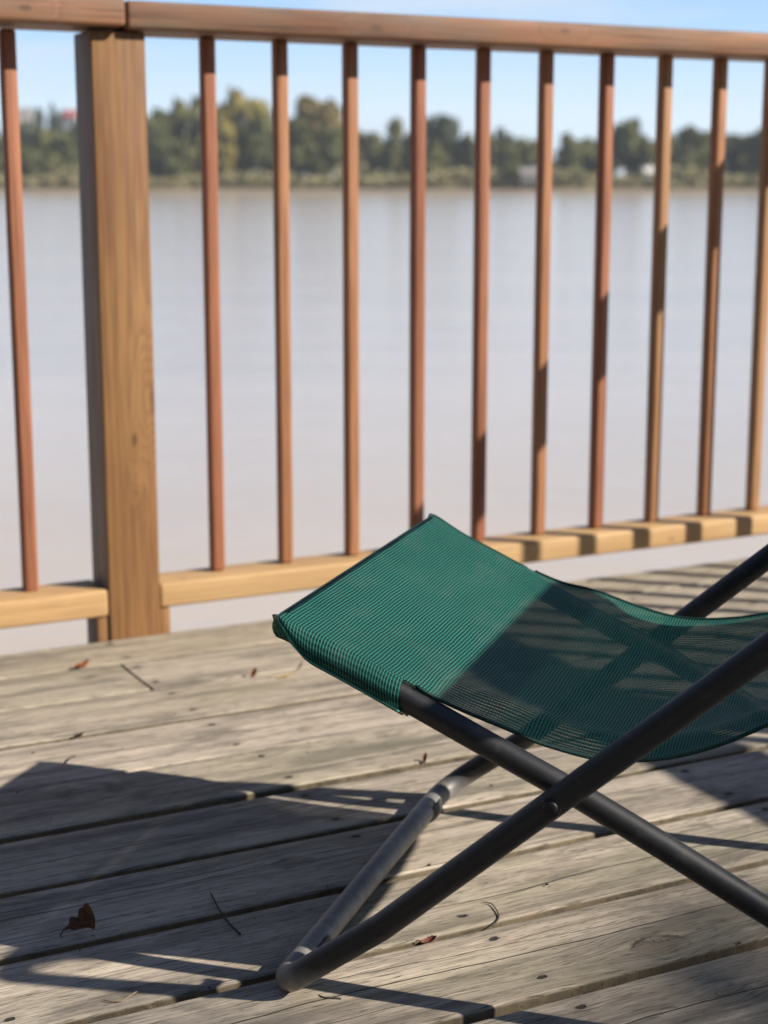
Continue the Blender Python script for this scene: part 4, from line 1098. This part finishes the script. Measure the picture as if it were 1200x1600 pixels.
def build_haze():
    bm = bmesh.new(); box(bm, (-1600, -80, WZ - 2), (1600, 1600, 34))
    m = bpy.data.materials.new('river_haze'); m.use_nodes = True; t = m.node_tree; t.nodes.clear()
    out = t.nodes.new('ShaderNodeOutputMaterial'); v = t.nodes.new('ShaderNodeVolumePrincipled')
    v.inputs['Color'].default_value = (.80, .88, .97, 1); v.inputs['Density'].default_value = HAZE; v.inputs['Anisotropy'].default_value = 0.0
    t.links.new(v.outputs[0], out.inputs['Volume'])
    o = mesh_obj('haze', bm, m); tag(o, kind='stuff')
HAZE = .00021

# ------------------------------------------------------------------ sky, sun, camera
SKY = [(5.0, 5.8, 6.4), (4.8, 5.8, 6.7), (3.0, 4.6, 6.5), (1.8, 3.1, 5.3), (.8, 1.45, 2.7)]
SKY_TINT = (.36, .42, .50); SKY_CLOUD = (4.6, 5.1, 5.8)
SUN_EL = 34.2
SUN_DIR = Vector((.960 * math.cos(R(SUN_EL)), -.281 * math.cos(R(SUN_EL)), math.sin(R(SUN_EL))))   # towards the sun
def build_light():
    w = bpy.data.worlds.new('World'); S.world = w; w.use_nodes = True
    t = w.node_tree; t.nodes.clear()
    out = t.nodes.new('ShaderNodeOutputWorld'); bg = t.nodes.new('ShaderNodeBackground')
    sky = t.nodes.new('ShaderNodeTexSky'); sky.sky_type = 'NISHITA'; sky.sun_disc = False
    sky.sun_elevation = R(SUN_EL); sky.sun_rotation = math.atan2(SUN_DIR.x, SUN_DIR.y)
    sky.air_density = 1.0; sky.dust_density = 0.6; sky.ozone_density = 2.0; sky.altitude = 0
    def N_(typ, **kw):
        nd = t.nodes.new(typ)
        for k, v in kw.items(): setattr(nd, k, v)
        return nd
    tc = N_('ShaderNodeTexCoord'); sp = N_('ShaderNodeSeparateXYZ'); t.links.new(tc.outputs['Generated'], sp.inputs[0])
    # hazy bright air low over the horizon, clear blue above it
    rp = N_('ShaderNodeValToRGB'); el = rp.color_ramp.elements
    stops = [(0.0, SKY[0]), (.035, SKY[1]), (.085, SKY[2]), (.16, SKY[3]), (.40, SKY[4])]
    while len(el) < len(stops): el.new(.5)
    for e, (p, c) in zip(el, stops): e.position = p; e.color = (*c, 1)
    t.links.new(sp.outputs[2], rp.inputs[0])
    tint = N_('ShaderNodeMix', data_type='RGBA', blend_type='MULTIPLY'); tint.inputs[0].default_value = 1; tint.inputs[7].default_value = (*SKY_TINT, 1)
    t.links.new(sky.outputs[0], tint.inputs[6])
    mr = N_('ShaderNodeMapRange', interpolation_type='SMOOTHSTEP'); mr.inputs[1].default_value = .10; mr.inputs[2].default_value = .42; mr.inputs[3].default_value = 1; mr.inputs[4].default_value = 0
    t.links.new(sp.outputs[2], mr.inputs[0])
    m1 = N_('ShaderNodeMix', data_type='RGBA'); t.links.new(mr.outputs[0], m1.inputs[0]); t.links.new(tint.outputs[2], m1.inputs[6]); t.links.new(rp.outputs[0], m1.inputs[7])
    # thin cloud streaks, laid out by direction
    mp = N_('ShaderNodeMapping'); mp.inputs['Scale'].default_value = (1.0, 1.0, 7.0); mp.inputs['Location'].default_value = (.35, .1, .2)
    nz = N_('ShaderNodeTexNoise'); nz.inputs['Scale'].default_value = 5.0; nz.inputs['Detail'].default_value = 5; nz.inputs['Roughness'].default_value = .5
    r2 = N_('ShaderNodeMapRange', interpolation_type='SMOOTHSTEP'); r2.inputs[1].default_value = .45; r2.inputs[2].default_value = .70; r2.inputs[4].default_value = .62
    m2 = N_('ShaderNodeMix', data_type='RGBA'); m2.inputs[7].default_value = (*SKY_CLOUD, 1)
    t.links.new(tc.outputs['Generated'], mp.inputs[0]); t.links.new(mp.outputs[0], nz.inputs[0]); t.links.new(nz.outputs['Fac'], r2.inputs[0])
    mk = N_('ShaderNodeMapRange'); mk.inputs[1].default_value = .25; mk.inputs[2].default_value = .55; mk.inputs[3].default_value = 1; mk.inputs[4].default_value = .25
    t.links.new(sp.outputs[2], mk.inputs[0])
    mm = N_('ShaderNodeMath', operation='MULTIPLY'); t.links.new(r2.outputs[0], mm.inputs[0]); t.links.new(mk.outputs[0], mm.inputs[1])
    t.links.new(mm.outputs[0], m2.inputs[0]); t.links.new(m1.outputs[2], m2.inputs[6])
    t.links.new(m2.outputs[2], bg.inputs[0]); bg.inputs[1].default_value = 0.10
    t.links.new(bg.outputs[0], out.inputs[0])
    l = bpy.data.lights.new('sun', 'SUN'); l.energy = 5.0; l.angle = R(.53); l.color = (1.0, .915, .80)
    o = bpy.data.objects.new('sun', l); COL.objects.link(o)
    o.rotation_euler = SUN_DIR.to_track_quat('Z', 'Y').to_euler()

def build_camera():
    c = bpy.data.cameras.new('camera'); o = bpy.data.objects.new('camera', c); COL.objects.link(o)
    o.location = (0, 0, CAM_H); o.rotation_euler = (R(90) - TH, 0, 0)
    c.sensor_fit = 'VERTICAL'; c.sensor_height = 36.0; c.lens = FPX / 1600 * 36.0
    c.clip_start = .05; c.clip_end = 20000
    c.dof.use_dof = True; c.dof.focus_distance = 1.66; c.dof.aperture_fstop = 5.3
    S.camera = o

build_deck(); build_railing(); build_chair(); build_litter(); build_grit(); build_far_bank(); build_near_bank(); build_haze(); build_light(); build_camera()
S.view_settings.view_transform = 'Standard'; S.view_settings.look = 'None'
S.view_settings.exposure = 0.72; S.view_settings.gamma = 1.0
S.render.engine = 'CYCLES'
S.cycles.use_denoising = True
S.cycles.transparent_max_bounces = 16
S.cycles.max_bounces = 8
